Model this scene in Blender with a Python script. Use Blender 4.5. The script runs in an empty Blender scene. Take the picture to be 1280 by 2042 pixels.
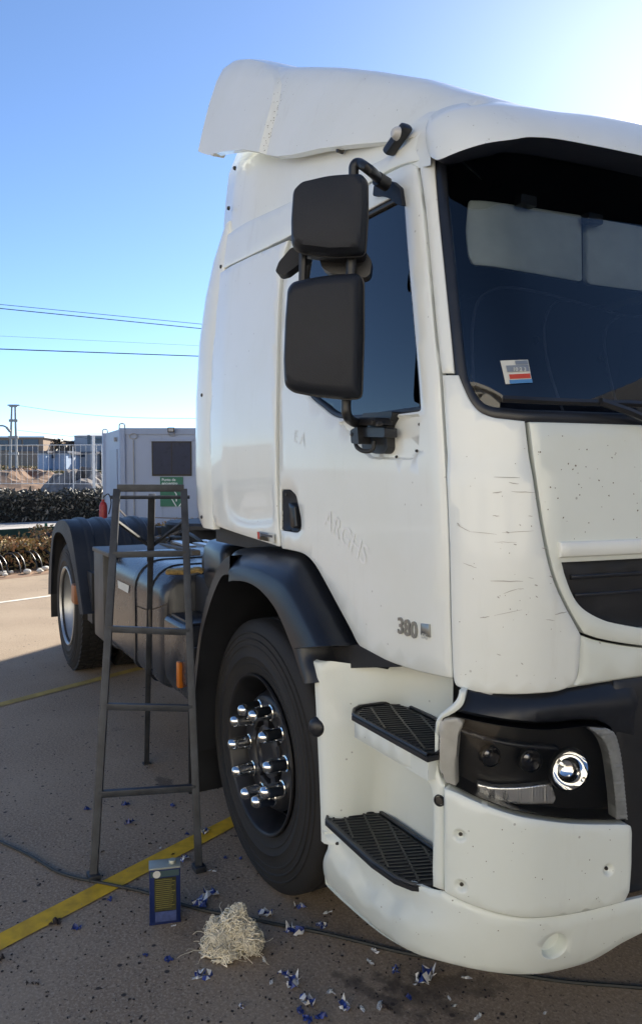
import bpy, bmesh, math, random
from mathutils import Vector, Matrix
from mathutils.geometry import delaunay_2d_cdt
R_ = math.radians
V = Vector
sc = bpy.context.scene
col = sc.collection

# ------------------------------------------------------------------ camera
FPX, YAW, PIT = 1507.0, R_(28.46), R_(2.83)
CAM = V((2.587, -2.282, 1.559))
cF = V((-math.cos(YAW), math.sin(YAW), 0)); cR = V((math.sin(YAW), math.cos(YAW), 0)); cU = V((0, 0, 1))
cFp = cF * math.cos(PIT) - cU * math.sin(PIT)
cUp = cU * math.cos(PIT) + cF * math.sin(PIT)
cam = bpy.data.cameras.new('camera'); cam_o = bpy.data.objects.new('camera', cam); col.objects.link(cam_o)
cam_o.matrix_world = Matrix.Translation(CAM) @ Matrix((cR, cUp, -cFp)).transposed().to_4x4()
cam.sensor_fit = 'VERTICAL'; cam.sensor_height = 24.0
cam.lens = FPX / 2042.0 * 24.0
cam.clip_start = 0.05; cam.clip_end = 3000
sc.camera = cam_o

# ------------------------------------------------------------------ sky, sun, exposure
SUN_EL = R_(26.0)
sun_h = (cF * math.cos(R_(25)) + cR * math.sin(R_(25))).normalized()
SUN = V((sun_h.x * math.cos(SUN_EL), sun_h.y * math.cos(SUN_EL), math.sin(SUN_EL)))
w = bpy.data.worlds.new('World'); sc.world = w; w.use_nodes = True
nt = w.node_tree; nt.nodes.clear()
sky = nt.nodes.new('ShaderNodeTexSky'); sky.sky_type = 'NISHITA'; sky.sun_disc = False
sky.sun_elevation = SUN_EL; sky.sun_rotation = math.atan2(SUN.x, SUN.y)
sky.altitude = 3800; sky.air_density = 1.0; sky.dust_density = 3.5; sky.ozone_density = 5.0
bg = nt.nodes.new('ShaderNodeBackground'); bg.inputs[1].default_value = 0.095
out = nt.nodes.new('ShaderNodeOutputWorld')
nt.links.new(sky.outputs[0], bg.inputs[0]); nt.links.new(bg.outputs[0], out.inputs[0])
sl = bpy.data.lights.new('sun', 'SUN'); sl.energy = 4.2; sl.angle = R_(0.53); sl.color = (1, .94, .85)
so = bpy.data.objects.new('sun', sl); col.objects.link(so)
so.rotation_euler = SUN.to_track_quat('Z', 'Y').to_euler(); so.location = (0, 0, 30)
vs = sc.view_settings; vs.view_transform = 'Standard'; vs.look = 'None'; vs.gamma = 1.0
vs.use_curve_mapping = False; vs.exposure = 1.50
vs.use_white_balance = True; vs.white_balance_temperature = 7000; vs.white_balance_tint = 8

# ------------------------------------------------------------------ pixel helpers
def ray(x, y): return cFp + cR * ((x - 640) / FPX) + cUp * ((1021 - y) / FPX)
def at(x, y, ax, v):
    d = ray(x, y); return CAM + d * ((v - CAM[ax]) / d[ax])
def gnd(x, y, z=0.0): return at(x, y, 2, z)
def dep(x, y, D): return CAM + ray(x, y) * D
def on_plane(x, y, o, n):
    d = ray(x, y); return CAM + d * ((V(o) - CAM).dot(V(n)) / d.dot(V(n)))

# ------------------------------------------------------------------ object helpers
def tag(o, label=None, cat=None, group=None, kind=None):
    if label: o['label'] = label
    if cat: o['category'] = cat
    if group: o['group'] = group
    if kind: o['kind'] = kind
    return o
def empty(name, loc, label, cat, group=None, parent=None):
    o = bpy.data.objects.new(name, None); col.objects.link(o); o.location = loc
    o.empty_display_size = .1
    if parent: put(o, parent); return o
    return tag(o, label, cat, group)
def put(o, parent):
    o.parent = parent
    if parent.type == 'EMPTY':
        o.matrix_parent_inverse = Matrix.Translation(-V(parent['_w']) if '_w' in parent else -V(parent.location))
def fin(name, me, mat, parent=None, smooth=True, ang=38):
    for m in (mat if isinstance(mat, (list, tuple)) else [mat]): me.materials.append(m)
    if smooth:
        me.shade_smooth()
        if ang: me.set_sharp_from_angle(angle=R_(ang))
    o = bpy.data.objects.new(name, me); col.objects.link(o)
    if parent: put(o, parent)
    return o
def mk(name, vs_, fs, mat, parent=None, smooth=True, ang=38, mirror=False):
    me = bpy.data.meshes.new(name)
    me.from_pydata([tuple(v) for v in vs_], [], fs); me.validate(); me.update()
    o = fin(name, me, mat, parent, smooth, ang)
    if mirror:
        mk(name, [(v[0], -v[1], v[2]) for v in vs_], [tuple(reversed(f)) for f in fs], mat, parent, smooth, ang)
    return o
class MB:
    def __init__(s): s.v = []; s.f = []
    def add(s, vs_, fs):
        n = len(s.v); s.v += [V(v) for v in vs_]; s.f += [tuple(i + n for i in f) for f in fs]; return s
    def box(s, lo, hi, bev=0):
        v, f = boxmesh(lo, hi, bev); return s.add(v, f)
    def obox(s, c, ax, ay, az, h, bev=0):
        v, f = boxmesh((-h[0], -h[1], -h[2]), h, bev)
        ax, ay, az = V(ax), V(ay), V(az)
        return s.add([V(c) + ax * p[0] + ay * p[1] + az * p[2] for p in v], f)
    def tube(s, pts, r, n=8, caps=True):
        v, f = tubemesh(pts, r, n, caps); return s.add(v, f)
    def bar(s, a, b, wx, wy, up=(0, 0, 1), bev=0):
        a, b = V(a), V(b); d = (b - a); L = d.length; d.normalize()
        x = d.cross(V(up));
        if x.length < 1e-4: x = d.cross(V((1, 0, 0)))
        x.normalize(); y = x.cross(d)
        return s.obox((a + b) / 2, x, y, d, (wx / 2, wy / 2, L / 2), bev)
    def lathe(s, prof, o, axis, n=32, a0=0, a1=2 * math.pi, xdir=None):
        v, f = lathemesh(prof, o, axis, n, a0, a1, xdir); return s.add(v, f)
    def obj(s, name, mat, parent=None, smooth=True, ang=38, mirror=False):
        return mk(name, s.v, s.f, mat, parent, smooth, ang, mirror)
_bc = {}
def boxmesh(lo, hi, bev=0):
    lo, hi = V(lo), V(hi)
    if bev <= 0:
        v = [(x, y, z) for x in (lo[0], hi[0]) for y in (lo[1], hi[1]) for z in (lo[2], hi[2])]
        return v, [(0, 1, 3, 2), (4, 6, 7, 5), (0, 4, 5, 1), (2, 3, 7, 6), (0, 2, 6, 4), (1, 5, 7, 3)]
    b = bmesh.new(); bmesh.ops.create_cube(b, size=1)
    for q in b.verts: q.co = V((lo[i] + (q.co[i] + .5) * (hi[i] - lo[i]) for i in range(3)))
    bev = min(bev, .45 * min(hi[i] - lo[i] for i in range(3)))
    bmesh.ops.bevel(b, geom=b.edges[:], offset=bev, segments=2, affect='EDGES', profile=.6)
    b.verts.index_update()
    v = [q.co.copy() for q in b.verts]; f = [tuple(q.index for q in k.verts) for k in b.faces]; b.free()
    return v, f
def tubemesh(pts, r, n=8, caps=True):
    pts = [V(p) for p in pts]; m = len(pts)
    rs = r if isinstance(r, (list, tuple)) else [r] * m
    vs_ = []; fs = []; nrm = None
    for i, p in enumerate(pts):
        d = (pts[min(i + 1, m - 1)] - pts[max(i - 1, 0)]).normalized()
        if nrm is None:
            nrm = d.cross(V((0, 0, 1)))
            if nrm.length < .05: nrm = d.cross(V((1, 0, 0)))
        nrm = (nrm - d * nrm.dot(d)).normalized(); bi = d.cross(nrm)
        for k in range(n):
            a = 2 * math.pi * k / n
            vs_.append(p + (nrm * math.cos(a) + bi * math.sin(a)) * rs[i])
    for i in range(m - 1):
        for k in range(n):
            a = i * n + k; b = i * n + (k + 1) % n
            fs.append((a, b, b + n, a + n))
    if caps:
        fs.append(tuple(range(n - 1, -1, -1))); fs.append(tuple((m - 1) * n + k for k in range(n)))
    return vs_, fs
def lathemesh(prof, o, axis, n=32, a0=0, a1=2 * math.pi, xdir=None):
    """prof: (radius, height along axis)"""
    o, ax = V(o), V(axis).normalized()
    x = V(xdir) if xdir else (V((0, 0, 1)) if abs(ax.z) < .9 else V((1, 0, 0)))
    x = (x - ax * x.dot(ax)).normalized(); y = ax.cross(x)
    full = abs(a1 - a0 - 2 * math.pi) < 1e-6
    cnt = n if full else n + 1; vs_ = []; fs = []
    for k in range(cnt):
        a = a0 + (a1 - a0) * k / n
        for (r, h) in prof: vs_.append(o + ax * h + (x * math.cos(a) + y * math.sin(a)) * r)
    m = len(prof)
    for k in range(n):
        k2 = (k + 1) % cnt
        for j in range(m - 1):
            fs.append((k * m + j, k2 * m + j, k2 * m + j + 1, k * m + j + 1))
    return vs_, fs
def cr(pts, n=5):
    """open Catmull-Rom through points (tuples of any length)"""
    if len(pts) < 3: return list(pts)
    P = [pts[0]] + list(pts) + [pts[-1]]; o = []
    for i in range(1, len(P) - 2):
        p0, p1, p2, p3 = P[i - 1:i + 3]
        for k in range(n):
            t = k / n
            o.append(tuple(.5 * (2 * b + (c - a) * t + (2 * a - 5 * b + 4 * c - d) * t * t + (3 * b - a - 3 * c + d) * t ** 3)
                           for a, b, c, d in zip(p0, p1, p2, p3)))
    o.append(tuple(pts[-1])); return o
def crv(pts, n=5): return [V(p) for p in cr([tuple(p) for p in pts], n)]
def loop(*segs):
    """chain of open polylines into one closed loop without double points"""
    o = []
    for s in segs:
        for p in s:
            if not o or (abs(o[-1][0] - p[0]) + abs(o[-1][1] - p[1])) > 1e-6: o.append(tuple(p))
    if abs(o[0][0] - o[-1][0]) + abs(o[0][1] - o[-1][1]) < 1e-6: o.pop()
    return o
def fillet(pts, r, n=4):
    o = []; m = len(pts)
    for i in range(m):
        a, b, c = V(pts[i - 1]).to_2d(), V(pts[i]).to_2d(), V(pts[(i + 1) % m]).to_2d()
        rr = r[i] if isinstance(r, (list, tuple)) else r
        d1, d2 = (a - b), (c - b); q = min(rr, d1.length * .45, d2.length * .45)
        if q <= 1e-6: o.append(tuple(b)); continue
        p, s = b + d1.normalized() * q, b + d2.normalized() * q
        for k in range(n + 1):
            t = k / n; o.append(tuple(p * (1 - t) ** 2 + b * 2 * t * (1 - t) + s * t * t))
    return o
def interp(tab, z):
    if z <= tab[0][0]: return tab[0][1]
    if z >= tab[-1][0]: return tab[-1][1]
    for i in range(len(tab) - 1):
        z0, v0 = tab[i]; z1, v1 = tab[i + 1]
        if z <= z1:
            # cubic hermite with finite-difference slopes
            def sl_(j):
                if j <= 0 or j >= len(tab) - 1:
                    j0, j1 = (0, 1) if j <= 0 else (len(tab) - 2, len(tab) - 1)
                else: j0, j1 = j - 1, j + 1
                return (tab[j1][1] - tab[j0][1]) / (tab[j1][0] - tab[j0][0])
            h = z1 - z0; t = (z - z0) / h; m0, m1 = sl_(i) * h, sl_(i + 1) * h
            return (2 * t ** 3 - 3 * t * t + 1) * v0 + (t ** 3 - 2 * t * t + t) * m0 + (-2 * t ** 3 + 3 * t * t) * v1 + (t ** 3 - t * t) * m1
class Surf:
    """truck skin: flat side, round corner, slightly bowed front; chart (u, z)"""
    def __init__(s, XF, W, r, Rf=7.0): s.XF, s.W, s.r, s.Rf = XF, W, r, Rf
    def par(s, z):
        xf, wd = interp(s.XF, z), interp(s.W, z); yc = -(wd - s.r); q = s.Rf - s.r
        return xf, wd, yc, xf - s.Rf + math.sqrt(q * q - yc * yc), math.asin(-yc / q)
    def mid(s, z):
        xf, wd, yc, xc, be = s.par(z); return s.r * (math.pi / 2 - be) + s.Rf * be
    def P(s, u, z, off=0.0):
        xf, wd, yc, xc, be = s.par(z); ue = s.r * (math.pi / 2 - be)
        if u <= 0: return V((xc + u, -wd - off, z))
        if u <= ue:
            a = u / s.r; return V((xc + (s.r + off) * math.sin(a), yc - (s.r + off) * math.cos(a), z))
        um = ue + s.Rf * be * 2
        if u <= um:
            p = (u - ue) / s.Rf - be; return V((xf - s.Rf + (s.Rf + off) * math.cos(p), (s.Rf + off) * math.sin(p), z))
        q = s.P(um + ue - u, z, off) if u <= um + ue else s.P(-(u - um - ue), z, off)
        return V((q.x, -q.y, z))
    def nrm(s, u, z):
        e = 2e-3
        a = s.P(u + e, z) - s.P(u - e, z); b = s.P(u, z + e) - s.P(u, z - e)
        return a.cross(b).normalized()
    def sd(s, p):
        xf, wd, yc, xc, be = s.par(p.z)
        if p.x < xc: return -wd - p.y
        a = math.atan2(p.x - xc, -(p.y - yc))
        if p.y < yc and a <= math.pi / 2 - be: return math.hypot(p.x - xc, p.y - yc) - s.r
        return math.hypot(p.x - (xf - s.Rf), p.y) - s.Rf
    def hit(s, x, y, off=0.0):
        d = ray(x, y); t = .5; last = s.sd(CAM + d * t) - off
        while t < 9:
            t2 = t + .04; v = s.sd(CAM + d * t2) - off
            if v <= 0 < last:
                for _ in range(30):
                    m = (t + t2) / 2
                    if s.sd(CAM + d * m) - off > 0: t = m
                    else: t2 = m
                break
            t, last = t2, v
        p = CAM + d * t; xf, wd, yc, xc, be = s.par(p.z)
        ue = s.r * (math.pi / 2 - be)
        if p.x < xc: return (p.x - xc, p.z)
        a = math.atan2(p.x - xc, -(p.y - yc))
        if p.y < yc and a <= math.pi / 2 - be: return (s.r * a, p.z)
        return (ue + s.Rf * (math.asin(max(-1, min(1, p.y / s.Rf))) + be), p.z)
    def px(s, pts, off=0.0): return [s.hit(x, y, off) for x, y in pts]
class Flat:
    """plane chart: origin o, axes a,b, outward normal n"""
    def __init__(s, o, a, b):
        s.o, s.a, s.b = V(o), V(a).normalized(), V(b).normalized(); s.n = s.a.cross(s.b).normalized()
    def P(s, u, v, off=0.0): return s.o + s.a * u + s.b * v + s.n * off
    def px(s, pts, off=0.0):
        o = []
        for x, y in pts:
            p = on_plane(x, y, s.o + s.n * off, s.n) - s.o; o.append((p.dot(s.a), p.dot(s.b)))
        return o
def inpoly(p, L):
    x, y = p; c = False; j = len(L) - 1
    for i in range(len(L)):
        xi, yi = L[i]; xj, yj = L[j]
        if (yi > y) != (yj > y) and x < (xj - xi) * (y - yi) / (yj - yi) + xi: c = not c
        j = i
    return c
def area2(L): return sum(L[i - 1][0] * L[i][1] - L[i][0] * L[i - 1][1] for i in range(len(L)))
def dens(L, h):
    o = []; m = len(L)
    for i in range(m):
        a, b = L[i], L[(i + 1) % m]; d = math.hypot(b[0] - a[0], b[1] - a[1]); k = max(1, int(math.ceil(d / h)))
        for q in range(k): o.append((a[0] + (b[0] - a[0]) * q / k, a[1] + (b[1] - a[1]) * q / k))
    return o
def inset(L, d):
    """inward for counter-clockwise loops"""
    o = []; m = len(L)
    for i in range(m):
        a, b, c = V(L[i - 1]), V(L[i]), V(L[(i + 1) % m])
        e1 = (b - a); e2 = (c - b)
        if e1.length < 1e-9 or e2.length < 1e-9: o.append(tuple(b)); continue
        n1 = V((-e1.y, e1.x)).normalized(); n2 = V((-e2.y, e2.x)).normalized()
        n = n1 + n2
        if n.length < .2: n = n1
        else: n = n.normalized() / max(.5, math.sqrt((1 + n1.dot(n2)) / 2))
        o.append(tuple(b + n * d))
    return o
def seg_d(p, L):
    best = 9
    for i in range(len(L)):
        a, b = L[i - 1], L[i]; dx, dy = b[0] - a[0], b[1] - a[1]; q = dx * dx + dy * dy
        t = 0 if q == 0 else max(0, min(1, ((p[0] - a[0]) * dx + (p[1] - a[1]) * dy) / q))
        e = math.hypot(p[0] - a[0] - dx * t, p[1] - a[1] - dy * t)
        if e < best: best = e
    return best
def panel(name, surf, L, mat, parent, holes=(), off=0.0, thick=.02, roll=.005, grid=.04, disp=None, extra=(), mirror=False, ang=50):
    if area2(L) < 0: L = L[::-1]
    h = min(grid, .03); L = dens([tuple(p)[:2] for p in L], h)
    HS = []
    for q in holes:
        q = [tuple(p)[:2] for p in q]
        if area2(q) > 0: q = q[::-1]
        HS.append(dens(q, h))
    pts = []; edges = []; ring = []; kind = []
    def addloop(lp, kd):
        n = len(pts); pts.extend(lp); kind.extend([kd] * len(lp))
        edges.extend((n + i, n + (i + 1) % len(lp)) for i in range(len(lp))); return list(range(n, n + len(lp)))
    rings = [addloop(L, 1)] + [addloop(q, 1) for q in HS]
    if roll > 0:
        for lp in [L] + HS:
            ins = [p for p in inset(lp, roll)]
            ok = [p for p in ins if (inpoly(p, L) and not any(inpoly(p, q) for q in HS) and seg_d(p, lp) > roll * .6)]
            pts.extend(ok); kind.extend([0] * len(ok))
    xs = [p[0] for p in L]; ys = [p[1] for p in L]
    gx = min(xs) + grid * .5; row = 0
    allL = [L] + HS
    while gx < max(xs):
        gy = min(ys) + grid * (.5 if row % 2 else .25)
        while gy < max(ys):
            p = (gx, gy)
            if inpoly(p, L) and not any(inpoly(p, q) for q in HS) and min(seg_d(p, q) for q in allL) > max(grid * .35, roll * 1.6):
                pts.append(p); kind.append(0)
            gy += grid
        gx += grid; row += 1
    for p in extra:
        if inpoly(p, L) and not any(inpoly(p, q) for q in HS): pts.append(p); kind.append(0)
    cv, ce, cf, ov, oe, of = delaunay_2d_cdt([V(p) for p in pts], edges, [], 0, 1e-6)
    vs_ = []; m = {}
    for i, p in enumerate(cv):
        k = any(kind[j] == 1 for j in ov[i]) if ov[i] else False
        o_ = off - (roll * .8 if k else 0) + (disp(p.x, p.y) if disp else 0)
        vs_.append(surf.P(p.x, p.y, o_))
        for j in ov[i]: m[j] = i
    fs = []
    for f in cf:
        c = sum((cv[i] for i in f), V((0, 0))) / len(f)
        if inpoly(c, L) and not any(inpoly(c, q) for q in HS): fs.append(tuple(f))
    # orient outward
    if fs:
        a, b, c = (cv[i] for i in fs[0][:3])
        if (b - a).cross(c - a) < 0: fs = [tuple(reversed(f)) for f in fs]
    if thick > 0:
        for rg in rings:
            n = len(vs_); ids = [m[j] for j in rg]
            for j in rg: vs_.append(surf.P(pts[j][0], pts[j][1], off - thick))
            k = len(rg)
            for i in range(k): fs.append((ids[(i + 1) % k], ids[i], n + i, n + (i + 1) % k))
    return mk(name, vs_, fs, mat, parent, True, ang, mirror)
def loft(rows, name, mat, parent, closed=False, ang=50, mirror=False, caps=False, smooth=True):
    n = len(rows[0]); vs_ = [V(p) for r in rows for p in r]; fs = []
    for i in range(len(rows) - 1):
        for k in range(n if closed else n - 1):
            a = i * n + k; b = i * n + (k + 1) % n
            fs.append((a, b, b + n, a + n))
    if caps:
        fs.append(tuple(range(n - 1, -1, -1))); fs.append(tuple((len(rows) - 1) * n + k for k in range(n)))
    return mk(name, vs_, fs, mat, parent, smooth, ang, mirror)
def text_obj(name, txt, size, o, ax, up, mat, parent, depth=.0, bold=0.0):
    cu = bpy.data.curves.new(name, 'FONT'); cu.body = txt; cu.size = size; cu.extrude = depth; cu.offset = bold
    cu.resolution_u = 3
    t = bpy.data.objects.new(name, cu); col.objects.link(t)
    dg = bpy.context.evaluated_depsgraph_get(); me = bpy.data.meshes.new_from_object(t.evaluated_get(dg))
    bpy.data.objects.remove(t); bpy.data.curves.remove(cu)
    ax, up = V(ax).normalized(), V(up); up = (up - ax * up.dot(ax)).normalized(); n = ax.cross(up)
    for v in me.vertices: v.co = V(o) + ax * v.co.x + up * v.co.y + n * v.co.z
    me.name = name; me.materials.clear()
    return fin(name, me, mat, parent, False)

# ------------------------------------------------------------------ materials
def new_mat(name):
    m = bpy.data.materials.new(name); m.use_nodes = True; n = m.node_tree; return m, n, n.nodes['Principled BSDF']
def N(nt, t, **k):
    n = nt.nodes.new(t)
    for a, b in k.items():
        if a.startswith('_'): setattr(n, a[1:], b)
        else: n.inputs[a.replace('__', ' ')].default_value = b
    return n
def simple(name, c, rough=.5, metal=0.0, coat=0.0, vary=0.12, scale=6.0, bump=0.0, bscale=80.0, spec=.5, rvary=.1):
    m, nt, b = new_mat(name)
    b.inputs['Roughness'].default_value = rough; b.inputs['Metallic'].default_value = metal
    b.inputs['Coat Weight'].default_value = coat; b.inputs['Specular IOR Level'].default_value = spec
    g = N(nt, 'ShaderNodeNewGeometry')
    t = N(nt, 'ShaderNodeTexNoise', Scale=scale, Detail=5.0, Roughness=.6); nt.links.new(g.outputs['Position'], t.inputs['Vector'])
    r = N(nt, 'ShaderNodeValToRGB'); e = r.color_ramp.elements
    e[0].position = .3; e[1].position = .7
    e[0].color = (*[max(0, x * (1 - vary)) for x in c], 1); e[1].color = (*[min(1, x * (1 + vary)) for x in c], 1)
    nt.links.new(t.outputs[0], r.inputs[0]); nt.links.new(r.outputs[0], b.inputs['Base Color'])
    mr = N(nt, 'ShaderNodeMapRange'); mr.inputs[3].default_value = max(0, rough - rvary); mr.inputs[4].default_value = min(1, rough + rvary)
    nt.links.new(t.outputs[0], mr.inputs[0]); nt.links.new(mr.outputs[0], b.inputs['Roughness'])
    if bump:
        t2 = N(nt, 'ShaderNodeTexNoise', Scale=bscale, Detail=4.0); nt.links.new(g.outputs['Position'], t2.inputs['Vector'])
        bp = N(nt, 'ShaderNodeBump', Strength=bump, Distance=.005); nt.links.new(t2.outputs[0], bp.inputs['Height']); nt.links.new(bp.outputs[0], b.inputs['Normal'])
    return m
def mixc(nt, fac, a, b):
    x = nt.nodes.new('ShaderNodeMix'); x.data_type = 'RGBA'
    for s, v in ((0, fac), (6, a), (7, b)):
        if isinstance(v, bpy.types.NodeSocket): nt.links.new(v, x.inputs[s])
        else: x.inputs[s].default_value = v if s == 0 else (*v, 1)
    return x.outputs[2]
def thresh(nt, sock, lo, hi):
    r = N(nt, 'ShaderNodeMapRange', _interpolation_type='SMOOTHSTEP'); r.inputs[1].default_value = lo; r.inputs[2].default_value = hi
    nt.links.new(sock, r.inputs[0]); return r.outputs[0]
def paint(name, c=(.775, .81, .785), chips=.35, rough=.26, dirt=.5):
    m, nt, b = new_mat(name); g = N(nt, 'ShaderNodeNewGeometry'); P = g.outputs['Position']
    n1 = N(nt, 'ShaderNodeTexNoise', Scale=1.7, Detail=6.0, Roughness=.65); nt.links.new(P, n1.inputs['Vector'])
    c1 = mixc(nt, thresh(nt, n1.outputs[0], .35, .75), c, tuple(x * y for x, y in zip(c, (.95, .945, .91))))
    # road grime streaks, stretched along the vertical
    mp = N(nt, 'ShaderNodeMapping'); mp.inputs['Scale'].default_value = (14, 14, 2.2); nt.links.new(P, mp.inputs['Vector'])
    n2 = N(nt, 'ShaderNodeTexNoise', Scale=1.0, Detail=8.0, Roughness=.7); nt.links.new(mp.outputs[0], n2.inputs['Vector'])
    f2 = nt.nodes.new('ShaderNodeMath'); f2.operation = 'MULTIPLY'; f2.inputs[1].default_value = dirt * .35
    nt.links.new(thresh(nt, n2.outputs[0], .55, .8), f2.inputs[0])
    c2 = mixc(nt, f2.outputs[0], c1, (.42, .39, .33))
    # chips and specks
    v = N(nt, 'ShaderNodeTexVoronoi', Scale=26.0); nt.links.new(P, v.inputs['Vector'])
    sp = nt.nodes.new('ShaderNodeSeparateColor'); nt.links.new(v.outputs['Color'], sp.inputs[0])
    a = thresh(nt, v.outputs['Distance'], .10, .06); k = thresh(nt, sp.outputs[0], .80 - chips * .1, .82 - chips * .1)
    mm = nt.nodes.new('ShaderNodeMath'); mm.operation = 'MULTIPLY'; nt.links.new(a, mm.inputs[0]); nt.links.new(k, mm.inputs[1])
    m3 = nt.nodes.new('ShaderNodeMath'); m3.operation = 'MULTIPLY'; m3.inputs[1].default_value = chips; nt.links.new(mm.outputs[0], m3.inputs[0])
    c3 = mixc(nt, m3.outputs[0], c2, (.12, .11, .10))
    nt.links.new(c3, b.inputs['Base Color'])
    mr = N(nt, 'ShaderNodeMapRange'); mr.inputs[3].default_value = rough; mr.inputs[4].default_value = rough + .22
    nt.links.new(n1.outputs[0], mr.inputs[0]); nt.links.new(mr.outputs[0], b.inputs['Roughness'])
    b.inputs['Coat Weight'].default_value = .6; b.inputs['Coat Roughness'].default_value = .05
    n4 = N(nt, 'ShaderNodeTexNoise', Scale=5.0, Detail=2.0); nt.links.new(P, n4.inputs['Vector'])
    bp = N(nt, 'ShaderNodeBump', Strength=.02, Distance=.03); nt.links.new(n4.outputs[0], bp.inputs['Height']); nt.links.new(bp.outputs[0], b.inputs['Normal']); nt.links.new(bp.outputs[0], b.inputs['Coat Normal'])
    return m
def glass(name, tint=(.55, .6, .62), ior=1.5, rough=0.0):
    m = bpy.data.materials.new(name); m.use_nodes = True; nt = m.node_tree; nt.nodes.clear()
    o = nt.nodes.new('ShaderNodeOutputMaterial'); mx = nt.nodes.new('ShaderNodeMixShader')
    t = nt.nodes.new('ShaderNodeBsdfTransparent'); t.inputs[0].default_value = (*tint, 1)
    g = nt.nodes.new('ShaderNodeBsdfGlossy'); g.inputs['Roughness'].default_value = rough; g.inputs[0].default_value = (1, 1, 1, 1)
    f = nt.nodes.new('ShaderNodeFresnel'); f.inputs[0].default_value = ior
    nt.links.new(f.outputs[0], mx.inputs[0]); nt.links.new(t.outputs[0], mx.inputs[1]); nt.links.new(g.outputs[0], mx.inputs[2]); nt.links.new(mx.outputs[0], o.inputs[0])
    return m
M = {}
M['white'] = paint('white_paint')
M['white2'] = paint('white_fairing_paint', (.775, .805, .775), .3, .36, .8)
M['white3'] = paint('white_bumper_paint', (.70, .745, .705), .5, .34, .5)
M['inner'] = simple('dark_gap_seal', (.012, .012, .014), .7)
M['blk'] = simple('black_plastic', (.016, .017, .020), .40, vary=.3, bump=.06, bscale=260)
M['blk_sat'] = simple('black_satin_plastic', (.012, .014, .019), .32, vary=.25)
M['grey'] = simple('dark_grey_textured_plastic', (.016, .019, .026), .50, vary=.2, bump=.15, bscale=420, spec=.25)
M['tank'] = simple('black_painted_tank', (.024, .027, .034), .26, vary=.2, bump=.03, bscale=60)
M['tyre'] = simple('tyre_rubber', (.013, .012, .0115), .72, vary=.35, scale=9, bump=.12, bscale=160)
M['rim_blk'] = simple('black_wheel_steel', (.012, .012, .014), .42, vary=.4, scale=14)
M['rim_alu'] = simple('dull_aluminium', (.55, .55, .53), .45, 1.0, vary=.1)
M['chrome'] = simple('chrome', (.82, .82, .80), .10, 1.0, vary=.05)
M['refl'] = simple('lamp_reflector', (.9, .9, .9), .04, 1.0, vary=.03, rvary=.03)
M['bezel'] = simple('lamp_bezel_black', (.005, .005, .006), .35, spec=.3)
M['steel'] = simple('ladder_steel', (.042, .047, .056), .5, .4, vary=.4, scale=12, bump=.1)
M['chas'] = simple('chassis_black', (.022, .022, .024), .6, vary=.4, scale=10, bump=.2, bscale=60)
M['bat'] = simple('battery_box_grey', (.075, .075, .075), .5, .2, vary=.3, scale=8)
M['orange'] = simple('orange_reflector', (.55, .16, .02), .25, vary=.15)
M['orange_d'] = simple('faded_orange_lamp', (.30, .12, .05), .45, vary=.2)
M['lens'] = glass('clear_lens', (.92, .93, .93), 1.42)
M['ws'] = glass('windscreen_glass', (.55, .60, .64), 1.62)
M['side_gl'] = glass('tinted_side_glass', (.08, .10, .14), 1.75)
M['clear_ind'] = simple('ribbed_clear_lamp', (.46, .46, .45), .18, vary=.12, scale=20)
M['lamp_strip'] = simple('ribbed_lamp_reflector', (.72, .72, .72), .20, .85)
M['dim_refl'] = simple('dim_lamp_reflector', (.16, .16, .17), .12, 1.0)
M['rib'] = simple('ribbed_grey_lamp', (.30, .31, .32), .22, vary=.25, scale=20)
def worn(name, c, base, amt, scale=26):
    m = simple(name, c, .75, vary=.25, scale=14); nt = m.node_tree; b = nt.nodes['Principled BSDF']; lk = b.inputs['Base Color'].links[0].from_socket
    g = N(nt, 'ShaderNodeNewGeometry'); t = N(nt, 'ShaderNodeTexNoise', Scale=scale, Detail=7.0, Roughness=.72); nt.links.new(g.outputs['Position'], t.inputs['Vector'])
    nt.links.new(mixc(nt, thresh(nt, t.outputs[0], .66 - amt, .72 - amt), lk, base), b.inputs['Base Color']); return m
M['yel'] = worn('yellow_line_paint', (.60, .36, .015), (.22, .16, .10), .03)
M['sticker'] = simple('off_white_sticker', (.55, .56, .52), .5, vary=.06)
M['red'] = simple('red_print', (.45, .04, .02), .5)
M['dkprint'] = simple('dark_print', (.05, .05, .06), .5)
M['blueprint'] = simple('blue_print', (.05, .20, .45), .5)
M['cab_in'] = simple('cab_lining_sky_navy', (.008, .013, .030), .8)  # navy of the sky reflected in the glass, put into the lining colour
M['cab_seat'] = simple('cab_seat_sky_navy', (.014, .022, .052), .85)  # seats carry the same reflected-sky navy in their colour
M['pipe'] = simple('seat_piping', (.12, .14, .22), .8)  # piping blued along with the reflected-sky interior
M['visor_in'] = simple('inner_sun_visor_vinyl', (.50, .52, .48), .7)
M['badge'] = simple('badge_metal', (.30, .31, .30), .35, .8)
M['scr'] = simple('scratch_grey', (.36, .35, .33), .6)
M['ghost'] = simple('ghost_lettering_paint', (.795, .814, .80), .22)
M['bolt'] = simple('bolt_metal', (.07, .065, .06), .45, .7)
M['speck'] = simple('dark_grime', (.17, .15, .12), .8, vary=.4, scale=40)
M['vis_un'] = simple('visor_underside_shade', (.035, .042, .065), .4)  # navy shade under the visor, put into the underside colour
M['clip'] = simple('black_push_clip', (.03, .03, .03), .6)
M['hose'] = simple('hose_rubber', (.020, .021, .022), .6, vary=.3)
M['rust'] = simple('dusty_metal', (.11, .095, .08), .7, .3, vary=.4, scale=18)
M['alu_deck'] = simple('bare_aluminium_plate', (.5, .5, .5), .35, .9, vary=.2)
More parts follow.
